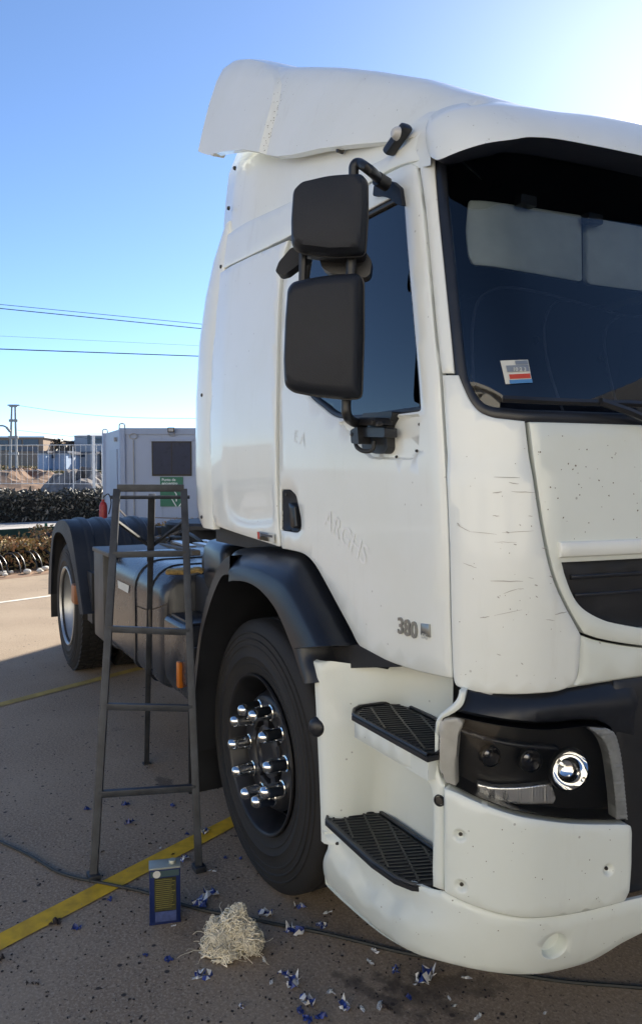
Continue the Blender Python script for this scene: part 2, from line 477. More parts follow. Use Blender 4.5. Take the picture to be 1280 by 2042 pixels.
# ================================================================== THE TRUCK
TR = empty('tractor_truck', (0, 0, 0), 'white tractor truck with sleeper cab, roof fairing and black chassis, parked without trailer', 'truck')
A = Surf([(.95, 1.352), (1.10, 1.362), (1.35, 1.368), (1.60, 1.355), (1.75, 1.335), (1.90, 1.297), (2.05, 1.252), (2.20, 1.203), (2.35, 1.152), (2.50, 1.098), (2.70, 1.02)],
         [(.95, 1.142), (1.15, 1.150), (1.70, 1.150), (1.90, 1.144), (2.10, 1.132), (2.30, 1.114), (2.50, 1.092), (2.70, 1.06)], .22, 6.0)
BP = Surf([(.10, 1.27), (.24, 1.335), (.30, 1.36), (.36, 1.385), (.44, 1.405), (.52, 1.418), (.65, 1.418), (.85, 1.412), (1.0, 1.40), (1.12, 1.38)],
          [(.10, 1.16), (.24, 1.19), (.30, 1.205), (.36, 1.214), (.44, 1.222), (.52, 1.228), (.75, 1.228), (1.0, 1.222), (1.12, 1.215)], .28, 5.0)
SEAL = M['inner']

# ---- door
win_px = fillet([(803, 381), (838, 820), (700, 838), (664, 832), (612, 790), (598, 560), (610, 484)], [10, 8, 22, 12, 12, 14, 12])
door_front = cr([(829, 330), (842, 420), (855, 560), (867, 690), (874, 745), (882, 870), (889.5, 1000), (894, 1130), (896.5, 1250), (901, 1352)])
door_bot = cr([(897, 1353), (830, 1338), (770, 1318), (735, 1303), (714, 1286), (698, 1255), (672, 1207), (643, 1153), (624, 1122), (604, 1104), (575, 1096), (562, 1094)])
door_rear = cr([(561, 1090), (557.5, 1030), (556.5, 960), (556.5, 860), (559, 690), (563, 580), (570, 520), (581, 480)])
door_top = cr([(584, 470), (640, 432), (700, 391), (762, 351), (800, 332), (818, 326)])
DOOR = loop(A.px(door_front), A.px(door_bot), A.px(door_rear), A.px(door_top))
WIN = A.px(win_px)
hc = [A.hit(x, y) for x, y in ((560, 976), (578, 976), (590, 988), (600, 1035), (600, 1056), (592, 1063), (560, 1058))]
mb_in = A.px(fillet([(836, 826), (834, 903), (824, 917), (737, 915), (722, 898), (672, 842)], [5, 12, 12, 20, 10, 10]))
def door_disp(u, z):
    d = 0.0
    if inpoly((u, z), mb_in):
        d -= .008 * min(1, seg_d((u, z), mb_in) / .005)
    return d
def ringpts(L, ds):
    o = []
    L2 = L if area2(L) > 0 else L[::-1]
    L2 = dens(L2, .015)
    for d in ds: o += inset(L2, d)
    return o
door = panel('door', A, DOOR, M['white'], TR, holes=[WIN, fillet(hc, .012)], thick=.03, roll=.0035, grid=.045, disp=door_disp,
             extra=ringpts(mb_in, (-.001, .0055)))
panel('door_glass', A, inset(WIN if area2(WIN) > 0 else WIN[::-1], -.012), M['side_gl'], door, off=-.018, thick=0, roll=0, grid=.06)
WI = WIN if area2(WIN) > 0 else WIN[::-1]
panel('window_gasket', A, inset(WI, -.003), M['blk'], door, holes=[inset(WI, .014)], off=-.008, thick=.012, roll=.003, grid=.05)
# recessed handle tray and lever
HC = fillet(hc, .012)
HC = HC if area2(HC) > 0 else HC[::-1]
tray = panel('handle_tray', A, inset(HC, .001), M['grey'], door, off=-.004, thick=.02, roll=.004, grid=.02,
             disp=lambda u, z: -.012 * min(1, max(0, (seg_d((u, z), HC) - .008) / .012)))
lv = A.px([(580, 1002), (592, 1010), (596, 1050), (588, 1054), (583, 1050)])
panel('handle_lever', A, fillet(lv, .004), M['blk_sat'], door, off=.010, thick=.03, roll=.004, grid=.03)
lk = A.hit(565, 985); MB().lathe([(0.0, .004), (.008, .003), (.009, -.01)], A.P(*lk, -.012), (0, -1, 0), 14).obj('lock_barrel', M['bolt'], door)
# small clips on the mirror base panel
for q in ((680, 858), (833, 846), (827, 899), (787, 911)):
    MB().lathe([(0, .002), (.0035, .0015), (.004, -.003)], A.P(*A.hit(*q), -.004), (0, -1, 0), 8).obj('screw', M['clip'], door)
# badge "380" and its plate
bu, bz = A.hit(794, 1247); p0 = A.P(bu, bz - .019, .0015); bx = (A.P(bu + .05, bz) - A.P(bu, bz))
text_obj('badge_number', '380', .060, p0, bx, (0, 0, 1), M['badge'], door, .003, .0012)
q = A.px([(841, 1243), (858, 1245), (859, 1271), (841, 1265)])
bpz = panel('badge_plate', A, q, M['badge'], door, off=.005, thick=.006, roll=.001, grid=.03)
b0 = A.P(q[0][0] + .004, q[0][1] - .036, .0065)
text_obj('badge_letters', 'dXi', .020, b0, bx, (0, 0, 1), M['sticker'], bpz, .0005)

# ghost of removed lettering on the door
for s_, xa, ya, xb, yb, sz in (('ARGHS', 645, 1045, 825, 1225, .085), ('E A', 585, 880, 640, 905, .06)):
    ga, gb_ = A.P(*A.hit(xa, ya), .002), A.P(*A.hit(xb, yb), .002)
    text_obj('ghost_lettering', s_, sz, ga, gb_ - ga, (0, 0, 1), M['ghost'], door, .0)

# ---- sleeper side
sl_l = loop(A.px(cr([(428, 549), (425, 640), (421, 760), (418, 870), (419, 960), (423, 1020), (431, 1048)])),
            A.px(cr([(431, 1048), (470, 1062), (520, 1078), (557, 1090)])),
            A.px(cr([(558.5, 1088), (555.2, 1030), (554, 960), (554, 860), (556.5, 690), (560.5, 580), (568, 518), (579, 480)])),
            A.px([(579, 480), (500, 514), (428, 549)]))
rec = A.px(cr([(447, 872), (452, 862), (500, 855), (548, 850), (549, 960), (548, 1040), (520, 1052), (485, 1050), (461, 1034), (450, 1000), (447, 930), (447, 872)], 4))
rec = rec if area2(rec) > 0 else rec[::-1]
def sl_disp(u, z):
    d = 0.0
    x = A.P(u, z).x
    d += .010 * max(0, min(1, (x + .50) / .16)) * (1 if z > 1.7 else max(.0, min(1, (z - 1.2) / .5)))
    if inpoly((u, z), rec): d -= .010 * min(1, seg_d((u, z), rec) / .03) * max(0, min(1, (1.68 - z) / .30))
    return d
sleep = panel('sleeper_side_panel', A, sl_l, M['white'], TR, thick=.03, roll=.003, grid=.035, disp=sl_disp, extra=ringpts(rec, (0, .015, .032)))
# little red and white sticker low on the sleeper
st = A.px([(519, 1059), (552, 1065), (553, 1082), (520, 1075)])
sticker = panel('warning_sticker', A, st, M['sticker'], sleep, off=.012, thick=.002, roll=0, grid=.05)
s2 = A.px([(519.5, 1060), (524, 1061), (525, 1075), (520.5, 1074)]); panel('red_mark', A, s2, M['red'], sticker, off=.0135, thick=0, roll=0, grid=.05)
s2 = A.px([(526, 1063), (550, 1067.5), (550, 1072), (526, 1067.5)]); panel('dark_print', A, s2, M['dkprint'], sticker, off=.0135, thick=0, roll=0, grid=.05)

# ---- roof rail panel over door and sleeper
rail = loop(A.px(cr([(429, 543), (433, 505), (441, 480), (462, 462), (490, 444), (524, 428), (580, 402), (640, 374), (705, 346), (766, 315), (800, 294), (838, 262)])),
            A.px(cr([(838, 262), (848, 285), (850, 306), (842, 318)])),
            A.px(cr([(842, 318), (822, 322), (796, 329), (760, 347), (700, 387), (640, 428), (582, 467), (500, 509), (429, 543)])))
panel('roof_rail_panel', A, rail, M['white'], TR, thick=.03, roll=.003, grid=.045, mirror=True)

# ---- A pillar
pil = loop(A.px(cr([(834, 322), (848, 420), (861, 560), (873, 690), (880, 744)])),
           A.px([(880, 744), (903.5, 744)]),
           A.px(cr([(903.5, 744), (899, 690), (890, 600), (880, 500), (872, 420), (866, 345), (866, 306)])), A.px([(866, 306), (838, 306)]))
panel('a_pillar', A, pil, M['white'], TR, thick=.03, roll=.004, grid=.03, mirror=True)

# ---- front corner panel
cp_l = cr([(880, 748), (888, 870), (895.5, 1000), (900, 1130), (902.5, 1250), (906, 1348), (914, 1368)])
cp_b = cr([(914, 1368), (942, 1378), (1000, 1383), (1060, 1382), (1110, 1377), (1136, 1366)])
cp_r = cr([(1136, 1366), (1146, 1352), (1152, 1310), (1154, 1268)]) + cr([(1154, 1266), (1138, 1236), (1119, 1201), (1099, 1155), (1083, 1094), (1070, 1020), (1060, 952), (1051, 880), (1046.5, 840)])
cp_t = cr([(1046.5, 840), (1010, 836), (981, 832), (955, 821), (936, 800), (922, 772), (912, 748)]) + [(904, 748)]
CP = loop(A.px(cp_l), A.px(cp_b), A.px(cp_r), A.px(cp_t), A.px([(904, 748), (880, 748)]))
cu0, cz0 = A.hit(940, 930)
def cp_disp(u, z):
    # raised pressed field on the panel, proud below a sloping shoulder
    k = max(0, min(1, (1.60 - z) / .05)); a = max(0, min(1, (u - .015) / .035))
    return .008 * k * a
corner = panel('front_corner_panel', A, CP, M['white'], TR, thick=.035, roll=.004, grid=.03, disp=cp_disp, mirror=True)
# scratches scraped along the corner
rnd = random.Random(5)
sm = MB()
for (x0, y0, x1, y1, wd) in [(984, 951, 1034, 952, 1.3), (1013, 962, 1032, 965, 1.6), (982, 983, 1000, 981, 2.0), (1018, 980, 1063, 982, 1.4), (982, 1028, 995, 1029, 1.5), (1050, 1028, 1058, 1029, 1.2),
                             (914, 1046, 940, 1060, 1.2), (940, 1060, 990, 1065, .9), (1000, 1062, 1060, 1058, 1.0), (926, 1122, 952, 1132, 1.2), (985, 1080, 1028, 1081, .8), (978, 1158, 1040, 1158, 1.8), (1003, 1182, 1030, 1173, 1.3),
                             (1030, 1173, 1042, 1173, 1.0), (958, 1231, 976, 1228, 1.8), (985, 1226, 1038, 1215, .9), (1101, 1224, 1124, 1219, 2.0), (1008, 1060, 1014, 1062, 3.0), (1033, 1045, 1036, 1048, 2.4), (1022, 1084, 1028, 1086, 2.4), (914, 1042, 920, 1048, 2.6),
                             (1062, 1165, 1068, 1167, 2.8), (1090, 1148, 1097, 1150, 2.4), (991, 1189, 995, 1191, 2.8), (1064, 1187, 1068, 1190, 2.6), (1084, 1234, 1100, 1236, 1.2), (1050, 1150, 1060, 1153, 1.0), (1076, 1092, 1086, 1094, 1.6), (1036, 1320, 1040, 1323, 2.4), (990, 1302, 998, 1305, 1.5)]:
    n = 5; a = []; b = []
    for k in range(n + 1):
        t = k / n; x = x0 + (x1 - x0) * t; y = y0 + (y1 - y0) * t + rnd.uniform(-.5, .5); h = wd * .5 * (math.sin(math.pi * min(max(t, .06), .94)) ** .6)
        for L_, s in ((a, -1), (b, 1)):
            u, z = A.hit(x, y + s * h); L_.append(A.P(u, z, cp_disp(u, z) + .0012))
    vs_ = a + b; sm.add(vs_, [(k, k + 1, n + 2 + k, n + 1 + k) for k in range(n)])
sm.obj('scratch_marks', M['scr'], corner, smooth=False)['kind'] = 'stuff'
# small clear side repeater under the corner
rp = A.px(fillet([(924, 1364), (982, 1378), (982, 1386), (940, 1384), (926, 1374)], 3))
panel('side_repeater', A, rp, M['clear_ind'], TR, off=.006, thick=.02, roll=.003, grid=.03)

# ---- bonnet panel with grille opening (symmetric)
UM = A.mid(1.4)
def sym(L):   # L: left boundary, listed top to bottom, chart coords
    return [(2 * A.mid(z) - u, z) for u, z in reversed(L)]
hl_ = A.px(cr([(1053, 842), (1058, 880), (1067, 952), (1077, 1020), (1090, 1094), (1106, 1155), (1126, 1201), (1145, 1236), (1161, 1262)]))
hl_b = A.px(cr([(1161, 1262), (1190, 1272), (1235, 1281), (1279, 1287)]))
zb = hl_b[-1][1]
left = hl_ + hl_b
HOOD = loop(left, [(A.mid(zb - .006), zb - .006)], sym(left))
gl_ = A.px([(1116, 1121)]) + A.px(cr([(1121, 1142), (1135, 1180), (1152, 1207), (1176, 1225), (1208, 1239), (1245, 1247), (1279, 1253)]))
zt = A.hit(1200, 1116)[1]
GR = loop(gl_, [(A.mid(gl_[-1][1]) , gl_[-1][1] - .008)], sym(gl_))
bon = panel('bonnet_panel', A, HOOD, M['white3'], TR, holes=[GR], off=.008, thick=.03, roll=.004, grid=.05)
def lens_disp(u, z): return 0
gri = panel('grille', A, inset(GR if area2(GR) > 0 else GR[::-1], .0005), M['blk'], TR, off=-.012, thick=.02, roll=.004, grid=.05)
# horizontal slats in the grille
for k in range(2):
    z = zt - .035 - .045 * k
    us = [p[0] for p in GR if abs(p[1] - z) < .03]; ul = min(us) + .03
    panel('grille_slat', A, [(ul, z), (2 * A.mid(z) - ul, z), (2 * A.mid(z) - ul, z - .010), (ul, z - .010)], M['blk_sat'], gri, off=-.004, thick=.012, roll=.002, grid=.08)
zz = [A.hit(1106, 1080)[1], A.hit(1106, 1111)[1]]; ul = A.hit(1107, 1095)[0]
tr_l = [(ul, zz[0]), (ul + .002, zz[1])]
panel('bonnet_trim_strip', A, loop(tr_l, sym(tr_l)), M['white2'], TR, off=.017, thick=.012, roll=.004, grid=.05,
      disp=lambda u, z: .004 * math.sin(math.pi * min(1, max(0, (z - zz[1]) / (zz[0] - zz[1])))))
# lower front panel under the bonnet
lf = A.px(cr([(1161, 1268), (1158, 1300), (1155, 1346), (1146, 1362), (1128, 1374)])) + A.px(cr([(1128, 1374), (1180, 1366), (1230, 1358), (1279, 1351)]))
LFP = loop(lf, [(A.mid(lf[-1][1]), lf[-1][1] - .002)], sym(lf + []))
lfu = A.px(cr([(1161, 1268), (1190, 1278), (1235, 1287), (1279, 1293)]))
zc_ = lfu[-1][1]
left2 = lfu[::-1] + lf[1:]
LFP = loop(left2, sym(left2))
panel('lower_front_panel', A, LFP, M['white3'], TR, off=.0, thick=.035, roll=.008, grid=.05)

# ---- windscreen
ws_l = cr([(866, 318), (870, 400), (881, 517), (892, 628), (904, 738), (914, 772), (930, 802), (950, 822), (976, 833), (1010, 837), (1046, 840)])
WSL = A.px(ws_l); ztop = 2.47
u_t, z_t = WSL[0]
zb = WSL[-1][1]
WS = loop([(u_t - .004, ztop)], WSL, [(A.mid(zb), zb - .002)], sym(WSL), [(2 * A.mid(ztop) - u_t + .004, ztop)])
WS = WS if area2(WS) > 0 else WS[::-1]
wsg = panel('windscreen', A, inset(WS, -.004), M['ws'], TR, off=-.012, thick=0, roll=0, grid=.05)
panel('windscreen_border', A, inset(WS, -.002), M['blk_sat'], wsg, holes=[inset(WS, .028)], off=-.006, thick=.02, roll=.004, grid=.05)
# toll / inspection sticker on the glass
tk = [(998, 718), (1056, 716), (1065, 762), (1009, 765)]
stk = panel('inspection_sticker', A, A.px(tk), M['sticker'], wsg, off=-.010, thick=0, roll=0, grid=.05)
def subq(q, a, b, c, d):
    f = lambda s, t: tuple((q[0][i] * (1 - s) + q[1][i] * s) * (1 - t) + (q[3][i] * (1 - s) + q[2][i] * s) * t for i in (0, 1))
    return [f(a, c), f(b, c), f(b, d), f(a, d)]
for nm, r, m_ in (('grey_field', (.16, .97, .22, .50), 'badge'), ('red_band', (.2, .97, .60, .80), 'red'), ('blue_band', (.16, 1, .84, 1), 'blueprint'), ('grey_corner', (.52, .97, .03, .2), 'badge')):
    panel(nm, A, A.px(subq(tk, *r)), M[m_], stk, off=-.0085, thick=0, roll=0, grid=.06)
c0 = A.hit(*subq(tk, .36, .9, .46, .5)[0]); ax_ = A.P(c0[0] + .03, c0[1], 0) - A.P(*c0, 0)
text_obj('sticker_digits', '10 2 3', .013, A.P(*c0, -.007), ax_, A.P(c0[0], c0[1] + .02) - A.P(*c0), M['sticker'], stk, 0, .0004)
# wiper lying along the bottom of the glass
wp = [A.P(*A.hit(x, y), .018) for x, y in cr([(1000, 797), (1080, 801), (1160, 804), (1240, 806), (1290, 810)])]
wpo = MB().tube(wp, .009, 6).obj('wiper_blade', M['blk'], TR)
MB().tube([A.P(*A.hit(1180, 803), .028), A.P(*A.hit(1230, 822), .035), A.P(*A.hit(1290, 846), .03)], .010, 6).obj('wiper_arm', M['blk'], wpo)

# ---- dark shell just under the panel gaps
def ux(x, z): return (x - A.par(z)[3], z)
sh1 = loop([ux(-.55, 1.36), ux(-.57, 1.8), ux(-.52, 2.2), ux(-.46, 2.42), ux(-.2, 2.45), (-.35, 2.42), (-.02, 2.38), (.03, 2.2), (.10, 1.9), (.16, 1.72), (.30, 1.665), (.60, 1.655), (.60, 1.09), (.0, 1.12), (-.3, 1.13), (-.55, 1.18), (-.75, 1.34), (-.9, 1.36)])
panel('inner_shell', A, sh1, SEAL, TR, holes=[inset(WI, -.02)], off=-.034, thick=0, roll=0, grid=.06, mirror=True)
sh2 = [(.55, 1.66), (2 * A.mid(1.4) - .55, 1.66), (2 * A.mid(1.4) - .55, 1.07), (.55, 1.07)]
panel('inner_front_shell', A, sh2, SEAL, TR, off=-.034, thick=0, roll=0, grid=.1)

# ---- left side of the cab (same pressing mirrored)
panel('left_door', A, DOOR, M['white'], TR, holes=[WIN], thick=.03, roll=.006, grid=.07)
for o in [x for x in col.objects if x.name == 'left_door']:
    for v in o.data.vertices: v.co.y *= -1
    o.data.flip_normals(); o.name = 'door'; ld = o
    g2 = [(u, z) for u, z in WIN]
lg = panel('door_glass', A, WIN, M['side_gl'], ld, off=-.018, thick=0, roll=0, grid=.08)
for v in lg.data.vertices: v.co.y *= -1
lg.data.flip_normals()
ls = panel('sleeper_side_panel', A, sl_l, M['white'], TR, thick=.03, roll=.005, grid=.07)
for v in ls.data.vertices: v.co.y *= -1
ls.data.flip_normals()

# ---- rear corner strip and back wall of the cab
def wy(z): return interp(A.W, z)
rows = []
for z, xr, in [(1.325, -.64), (1.36, -.69), (1.42, -.715), (1.6, -.735), (1.9, -.74), (2.15, -.735), (2.35, -.70), (2.50, -.64), (2.57, -.595), (2.63, -.56)]:
    xs_ = -.452 + .02 * max(0, z - 1.9) ; yw = -wy(z)
    k = 1.0
    rows.append([V((xs_ - .012, yw + .030, z)), V((xs_ - .012, yw + .003, z)), V((xs_ - .016, yw - .001, z)), V((xr + .07, yw - .002, z)), V((xr + .03, yw + .006, z)), V((xr + .008, yw + .026, z)), V((xr, yw + .06, z)), V((xr, yw + .25, z)), V((xr, 0, z))])
rs = loft(rows, 'rear_corner_fairing', M['white'], TR, mirror=True)
for (x, y) in ((420, 529), (402, 788), (405, 1031)):
    p = on_plane(x, y, (0, -1.148, 0), (0, -1, 0)); p.y = -wy(p.z) - .003
    MB().lathe([(0, .004), (.007, .003), (.009, -.004)], p, (0, -1, 0), 10).obj('screw', M['clip'], rs)
# cab underside
MB().box((-.62, -1.08, 1.26), (.45, 1.08, 1.34)).box((.45, -.75, 1.08), (1.28, .75, 1.2)).obj('cab_floor_pan', M['chas'], TR, False)

# ---- cab interior
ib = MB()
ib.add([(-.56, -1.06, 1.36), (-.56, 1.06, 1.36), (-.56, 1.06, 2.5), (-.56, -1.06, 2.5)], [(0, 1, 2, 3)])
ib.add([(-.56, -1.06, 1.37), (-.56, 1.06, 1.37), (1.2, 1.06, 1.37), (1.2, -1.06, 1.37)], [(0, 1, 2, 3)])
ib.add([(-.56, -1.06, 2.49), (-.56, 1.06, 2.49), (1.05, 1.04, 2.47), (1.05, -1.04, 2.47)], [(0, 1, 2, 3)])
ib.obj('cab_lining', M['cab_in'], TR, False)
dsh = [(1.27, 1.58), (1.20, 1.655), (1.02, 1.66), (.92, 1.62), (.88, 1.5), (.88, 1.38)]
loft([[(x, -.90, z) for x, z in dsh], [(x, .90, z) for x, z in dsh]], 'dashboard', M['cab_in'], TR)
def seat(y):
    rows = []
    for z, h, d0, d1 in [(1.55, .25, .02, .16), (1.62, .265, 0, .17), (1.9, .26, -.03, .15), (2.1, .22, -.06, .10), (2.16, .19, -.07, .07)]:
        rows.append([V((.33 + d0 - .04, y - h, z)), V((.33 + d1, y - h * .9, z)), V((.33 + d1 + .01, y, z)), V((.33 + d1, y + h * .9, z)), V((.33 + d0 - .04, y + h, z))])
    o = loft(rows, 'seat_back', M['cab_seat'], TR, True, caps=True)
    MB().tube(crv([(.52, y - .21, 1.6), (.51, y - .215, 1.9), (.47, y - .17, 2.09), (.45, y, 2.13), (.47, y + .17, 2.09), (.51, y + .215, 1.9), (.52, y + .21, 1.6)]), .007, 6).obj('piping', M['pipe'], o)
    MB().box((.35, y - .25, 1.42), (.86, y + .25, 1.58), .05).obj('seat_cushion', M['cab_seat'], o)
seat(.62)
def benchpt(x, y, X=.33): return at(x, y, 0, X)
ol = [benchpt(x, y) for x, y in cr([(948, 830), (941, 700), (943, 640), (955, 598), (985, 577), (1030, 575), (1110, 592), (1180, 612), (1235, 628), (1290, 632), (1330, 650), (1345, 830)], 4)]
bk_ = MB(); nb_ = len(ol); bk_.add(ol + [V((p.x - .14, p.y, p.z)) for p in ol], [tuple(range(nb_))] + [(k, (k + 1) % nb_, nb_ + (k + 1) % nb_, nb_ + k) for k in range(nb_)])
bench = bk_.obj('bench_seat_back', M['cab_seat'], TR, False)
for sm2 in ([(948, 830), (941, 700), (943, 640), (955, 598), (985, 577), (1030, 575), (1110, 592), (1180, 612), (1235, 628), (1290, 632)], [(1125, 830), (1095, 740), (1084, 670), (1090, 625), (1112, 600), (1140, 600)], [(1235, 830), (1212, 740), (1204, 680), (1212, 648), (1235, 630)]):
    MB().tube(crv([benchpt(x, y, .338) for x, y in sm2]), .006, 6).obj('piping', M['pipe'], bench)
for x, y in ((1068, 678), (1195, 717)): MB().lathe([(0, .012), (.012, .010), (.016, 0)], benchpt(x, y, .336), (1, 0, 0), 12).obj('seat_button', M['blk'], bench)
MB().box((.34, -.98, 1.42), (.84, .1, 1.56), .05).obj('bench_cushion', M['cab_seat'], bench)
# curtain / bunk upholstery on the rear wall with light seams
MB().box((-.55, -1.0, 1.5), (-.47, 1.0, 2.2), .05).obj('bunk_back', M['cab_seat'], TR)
# inner sun visors behind the glass: two light vinyl panels
def vis_in(p, name='inner_sun_visor'):
    L = [A.hit(x, y) for x, y in p]
    return panel(name, A, L, M['visor_in'], TR, off=-.085, thick=.02, roll=.006, grid=.05)
L1 = fillet([(935, 372), (1205, 408), (1208, 545), (922, 505), (919, 440)], [16, 4, 8, 24, 12]); vis_in(L1)
def hl2(p): u, z = p; return u, z
a0 = A.hit(1216, 412); a1 = A.hit(1218, 550)
um = A.mid(2.2)
panel('inner_sun_visor', A, fillet([a0, (2 * A.mid(a0[1]) - A.hit(935, 372)[0], a0[1]), (2 * A.mid(a1[1]) - A.hit(922, 505)[0], a1[1]), a1], .02), M['visor_in'], TR, off=-.085, thick=.02, roll=.006, grid=.05)
for x, y in ((1075, 386), (1212, 424)):
    u, z = A.hit(x, y); MB().obox(A.P(u, z, -.06), (0, 1, 0), (1, 0, 0), (0, 0, 1), (.028, .015, .014), .006).obj('visor_clip', M['blk'], TR)
# ---- roof shell of the cab
zs_t = [(-.62, 2.655), (-.3, 2.60), (0, 2.545), (.3, 2.505), (.6, 2.465), (.9, 2.42), (1.10, 2.37)]
kk_t = [(-.62, 1.0), (.1, 1.0), (.4, .72), (.8, .40), (1.0, .30), (1.10, .26)]
rows = []
for i, X in enumerate([-.60, -.56, -.40, -.14, -.06, .1, .3, .5, .7, 0.85, .98]):
    zs, k = interp(zs_t, X), interp(kk_t, X)
    y0 = -wy(zs) + .012
    if X < -.5: y0 += .05 if i == 0 else .012
    bul = .012 if X <= -.14 else 0
    prof = [(y0 - bul, -.05), (y0 - bul, .0), (y0 - bul + .008, .10), (y0 - bul + .022, .22), (y0 + .05, .32), (y0 + .12, .42), (y0 + .45, .52), (0, .56)]
    rows.append([V((X + (max(0, h) * .04 if X < -.3 else 0 if X < 0 else 0), y, zs + (h if h < 0 else h * k))) for y, h in prof])
    if i == 0: rows[0] = [V((p.x, p.y, p.z)) for p in rows[0]]
roof = loft(rows, 'roof_shell', M['white2'], TR, mirror=True)
MB().add([r for r in rows[0]] + [V((p.x, -p.y, p.z)) for p in reversed(rows[0])], [tuple(range(2 * len(rows[0])))]).obj('roof_back', M['white2'], TR, False)
for (x, y) in ((467, 335), (455, 415)):
    p = on_plane(x, y, (0, -1.085, 0), (0, -1, 0)); MB().lathe([(0, .004), (.007, .003), (.009, -.006)], p, (0, -1, 0), 10).obj('screw', M['clip'], roof)

def sstep0(j): return max(0, min(1, (j - 2) / 2))
# ---- roof air deflector (fairing)
bot = [(-.655, 2.978), (-.60, 2.95), (-.53, 2.918), (-.36, 2.868), (-.16, 2.805), (.0, 2.735), (.03, 2.718), (.12, 2.680), (.24, 2.641), (.44, 2.588), (.643, 2.526), (.83, 2.47), (.96, 2.445), (1.04, 2.44)]
topx = [-.64, -.60, -.54, -.44, -.36, -.27, -.245, -.14, .02, .24, .47, .72, .90, 1.00]
sil = [(-.66, 3.405), (-.6, 3.395), (-.45, 3.335), (-.33, 3.27), (-.24, 3.215), (-.154, 3.168), (0, 3.097), (.094, 3.053), (.308, 2.95), (.496, 2.852), (.663, 2.763), (.792, 2.69), (.94, 2.592), (1.048, 2.53)]
rows = []
for (xb, zb_), xt in zip(bot, topx):
    zt_ = interp(sil, xt); h = zt_ - zb_; f = max(0, min(1, (xb - .6) / .44))
    flare = .016 if xb < .01 else 0.0
    sec = [(-1.122, 0), (-1.120, .012 / max(h, .05)), (-1.098, .25), (-1.070, .5), (-1.035, .75), (-1.006, .89), (-.975, .955), (-.92, .988), (-.83, 1.0), (-.5, 1.02), (0, 1.03)]
    r_ = []
    for y, t in sec:
        x = xb + (xt - xb) * min(1, max(0, t)) ** 6
        r_.append(V((x, y - (flare if y < -.95 else 0) + f * .06 * (1 - t * .3), zb_ + (interp(sil, x) - zb_) * t)))
    rows.append(r_)
inn = [V((p.x + .004, p.y + .02, p.z + .004)) for p in rows[0]]
rows.append([V((q.x + .11 * sstep0(j_), q.y + .03 * sstep0(j_), q.z - .11 * sstep0(j_))) for j_, q in enumerate(rows[-1])])
fair = loft([inn] + rows, 'roof_fairing', M['white2'], TR, mirror=True, ang=24)
under = [[r[0], V((r[0].x, r[0].y + .03, r[0].z - .004)), V((r[0].x, r[0].y + .045, r[0].z + .05))] for r in rows]
loft(under, 'fairing_edge', M['white2'], TR, mirror=True)
# hooked lip at the rear lower corner
q = [on_plane(x, y, (0, -1.135, 0), (0, -1, 0)) for x, y in ((405, 300), (424, 311), (431, 300))]
MB().add(q + [V((p.x, p.y + .05, p.z)) for p in q], [(0, 1, 2), (5, 4, 3), (0, 3, 4, 1), (1, 4, 5, 2)]).obj('fairing_corner_lip', M['white2'], TR, False)
for (x, y) in ((678, 299),):
    p = on_plane(x, y, (0, -1.09, 0), (0, -1, 0)); MB().lathe([(0, .012), (.009, .01), (.011, -.01)], p, (0, -1, 0), 10).obj('fairing_stud', M['bolt'], TR)

# ---- outside sun visor
low = [(856, 309), (862, 315), (876, 318), (915, 302), (967, 286), (1022, 278), (1077, 276), (1121, 279), (1187, 291), (1279, 310)]
cre = [(850, 290), (854, 282), (872, 268), (912, 249), (967, 240), (1022, 237), (1077, 237), (1121, 241), (1187, 253.6), (1279, 275)]
top = [(848, 266), (850, 248), (862, 228), (890, 213), (940, 203), (1000, 203), (1050, 211), (1106, 221), (1187, 228), (1279, 243)]
offs = [(.03, .028, .01), (.045, .04, .012), (.07, .06, .012), (.10, .08, .015), (.12, .095, .015), (.125, .10, .015), (.125, .10, .015), (.125, .10, .015), (.125, .10, .015), (.125, .10, .015)]
rws = []
for l, c, t, (o1, o2, o3) in zip(low, cre, top, offs):
    ul, zl = A.hit(*l, o1); uc, zc = A.hit(*c, o2); ut, zt2 = A.hit(*t, o3)
    rws.append([(ul, zl + .020, -.01), (ul, zl + .004, o1 - .016), (ul, zl, o1), (ul * .7 + uc * .3, zl * .7 + zc * .3, o1 * .75 + o2 * .25 + .004), (uc, zc, o2), (uc * .45 + ut * .55, zc * .45 + zt2 * .55, o2 * .6 + o3 * .4), (ut, zt2, o3), (ut, zt2 + .010, -.10), (ut, zt2 + .015, -.40)])
# refine along the length with a spline, then mirror
fl = [tuple(v for p in r for v in p) for r in rws]; fl = cr(fl, 4)
rr = [[(f[3 * k], f[3 * k + 1], f[3 * k + 2]) for k in range(9)] for f in fl]
last = rr[-1]; md = [(A.mid(z), z + .004, o) for u, z, o in last]
left_ = rr + [md]; right_ = [[(2 * A.mid(z) - u, z, o) for u, z, o in r] for r in reversed(rr)]
vis_rows = [[A.P(*p) for p in r] for r in left_ + right_]
vo = loft([r[2:] for r in vis_rows], 'sun_visor', M['white2'], TR, ang=45)
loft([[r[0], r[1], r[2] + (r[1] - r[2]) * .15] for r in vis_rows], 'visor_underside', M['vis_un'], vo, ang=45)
# roof marker lamp beside the visor
mu = A.hit(800, 281); mp_ = A.P(*mu, .014)
tA = (A.P(mu[0] + .05, mu[1] + .03) - A.P(mu[0] - .05, mu[1] - .03)).normalized()
ml = MB().obox(mp_, tA, (0, -1, 0), tA.cross(V((0, -1, 0))), (.044, .016, .014), .009).obj('marker_lamp', M['blk'], TR)
MB().lathe([(0, .018), (.010, .016), (.016, .008), (.018, 0)], A.P(*A.hit(810, 274), .034), (0, -1, 0), 14).obj('marker_lens', M['clear_ind'], ml)

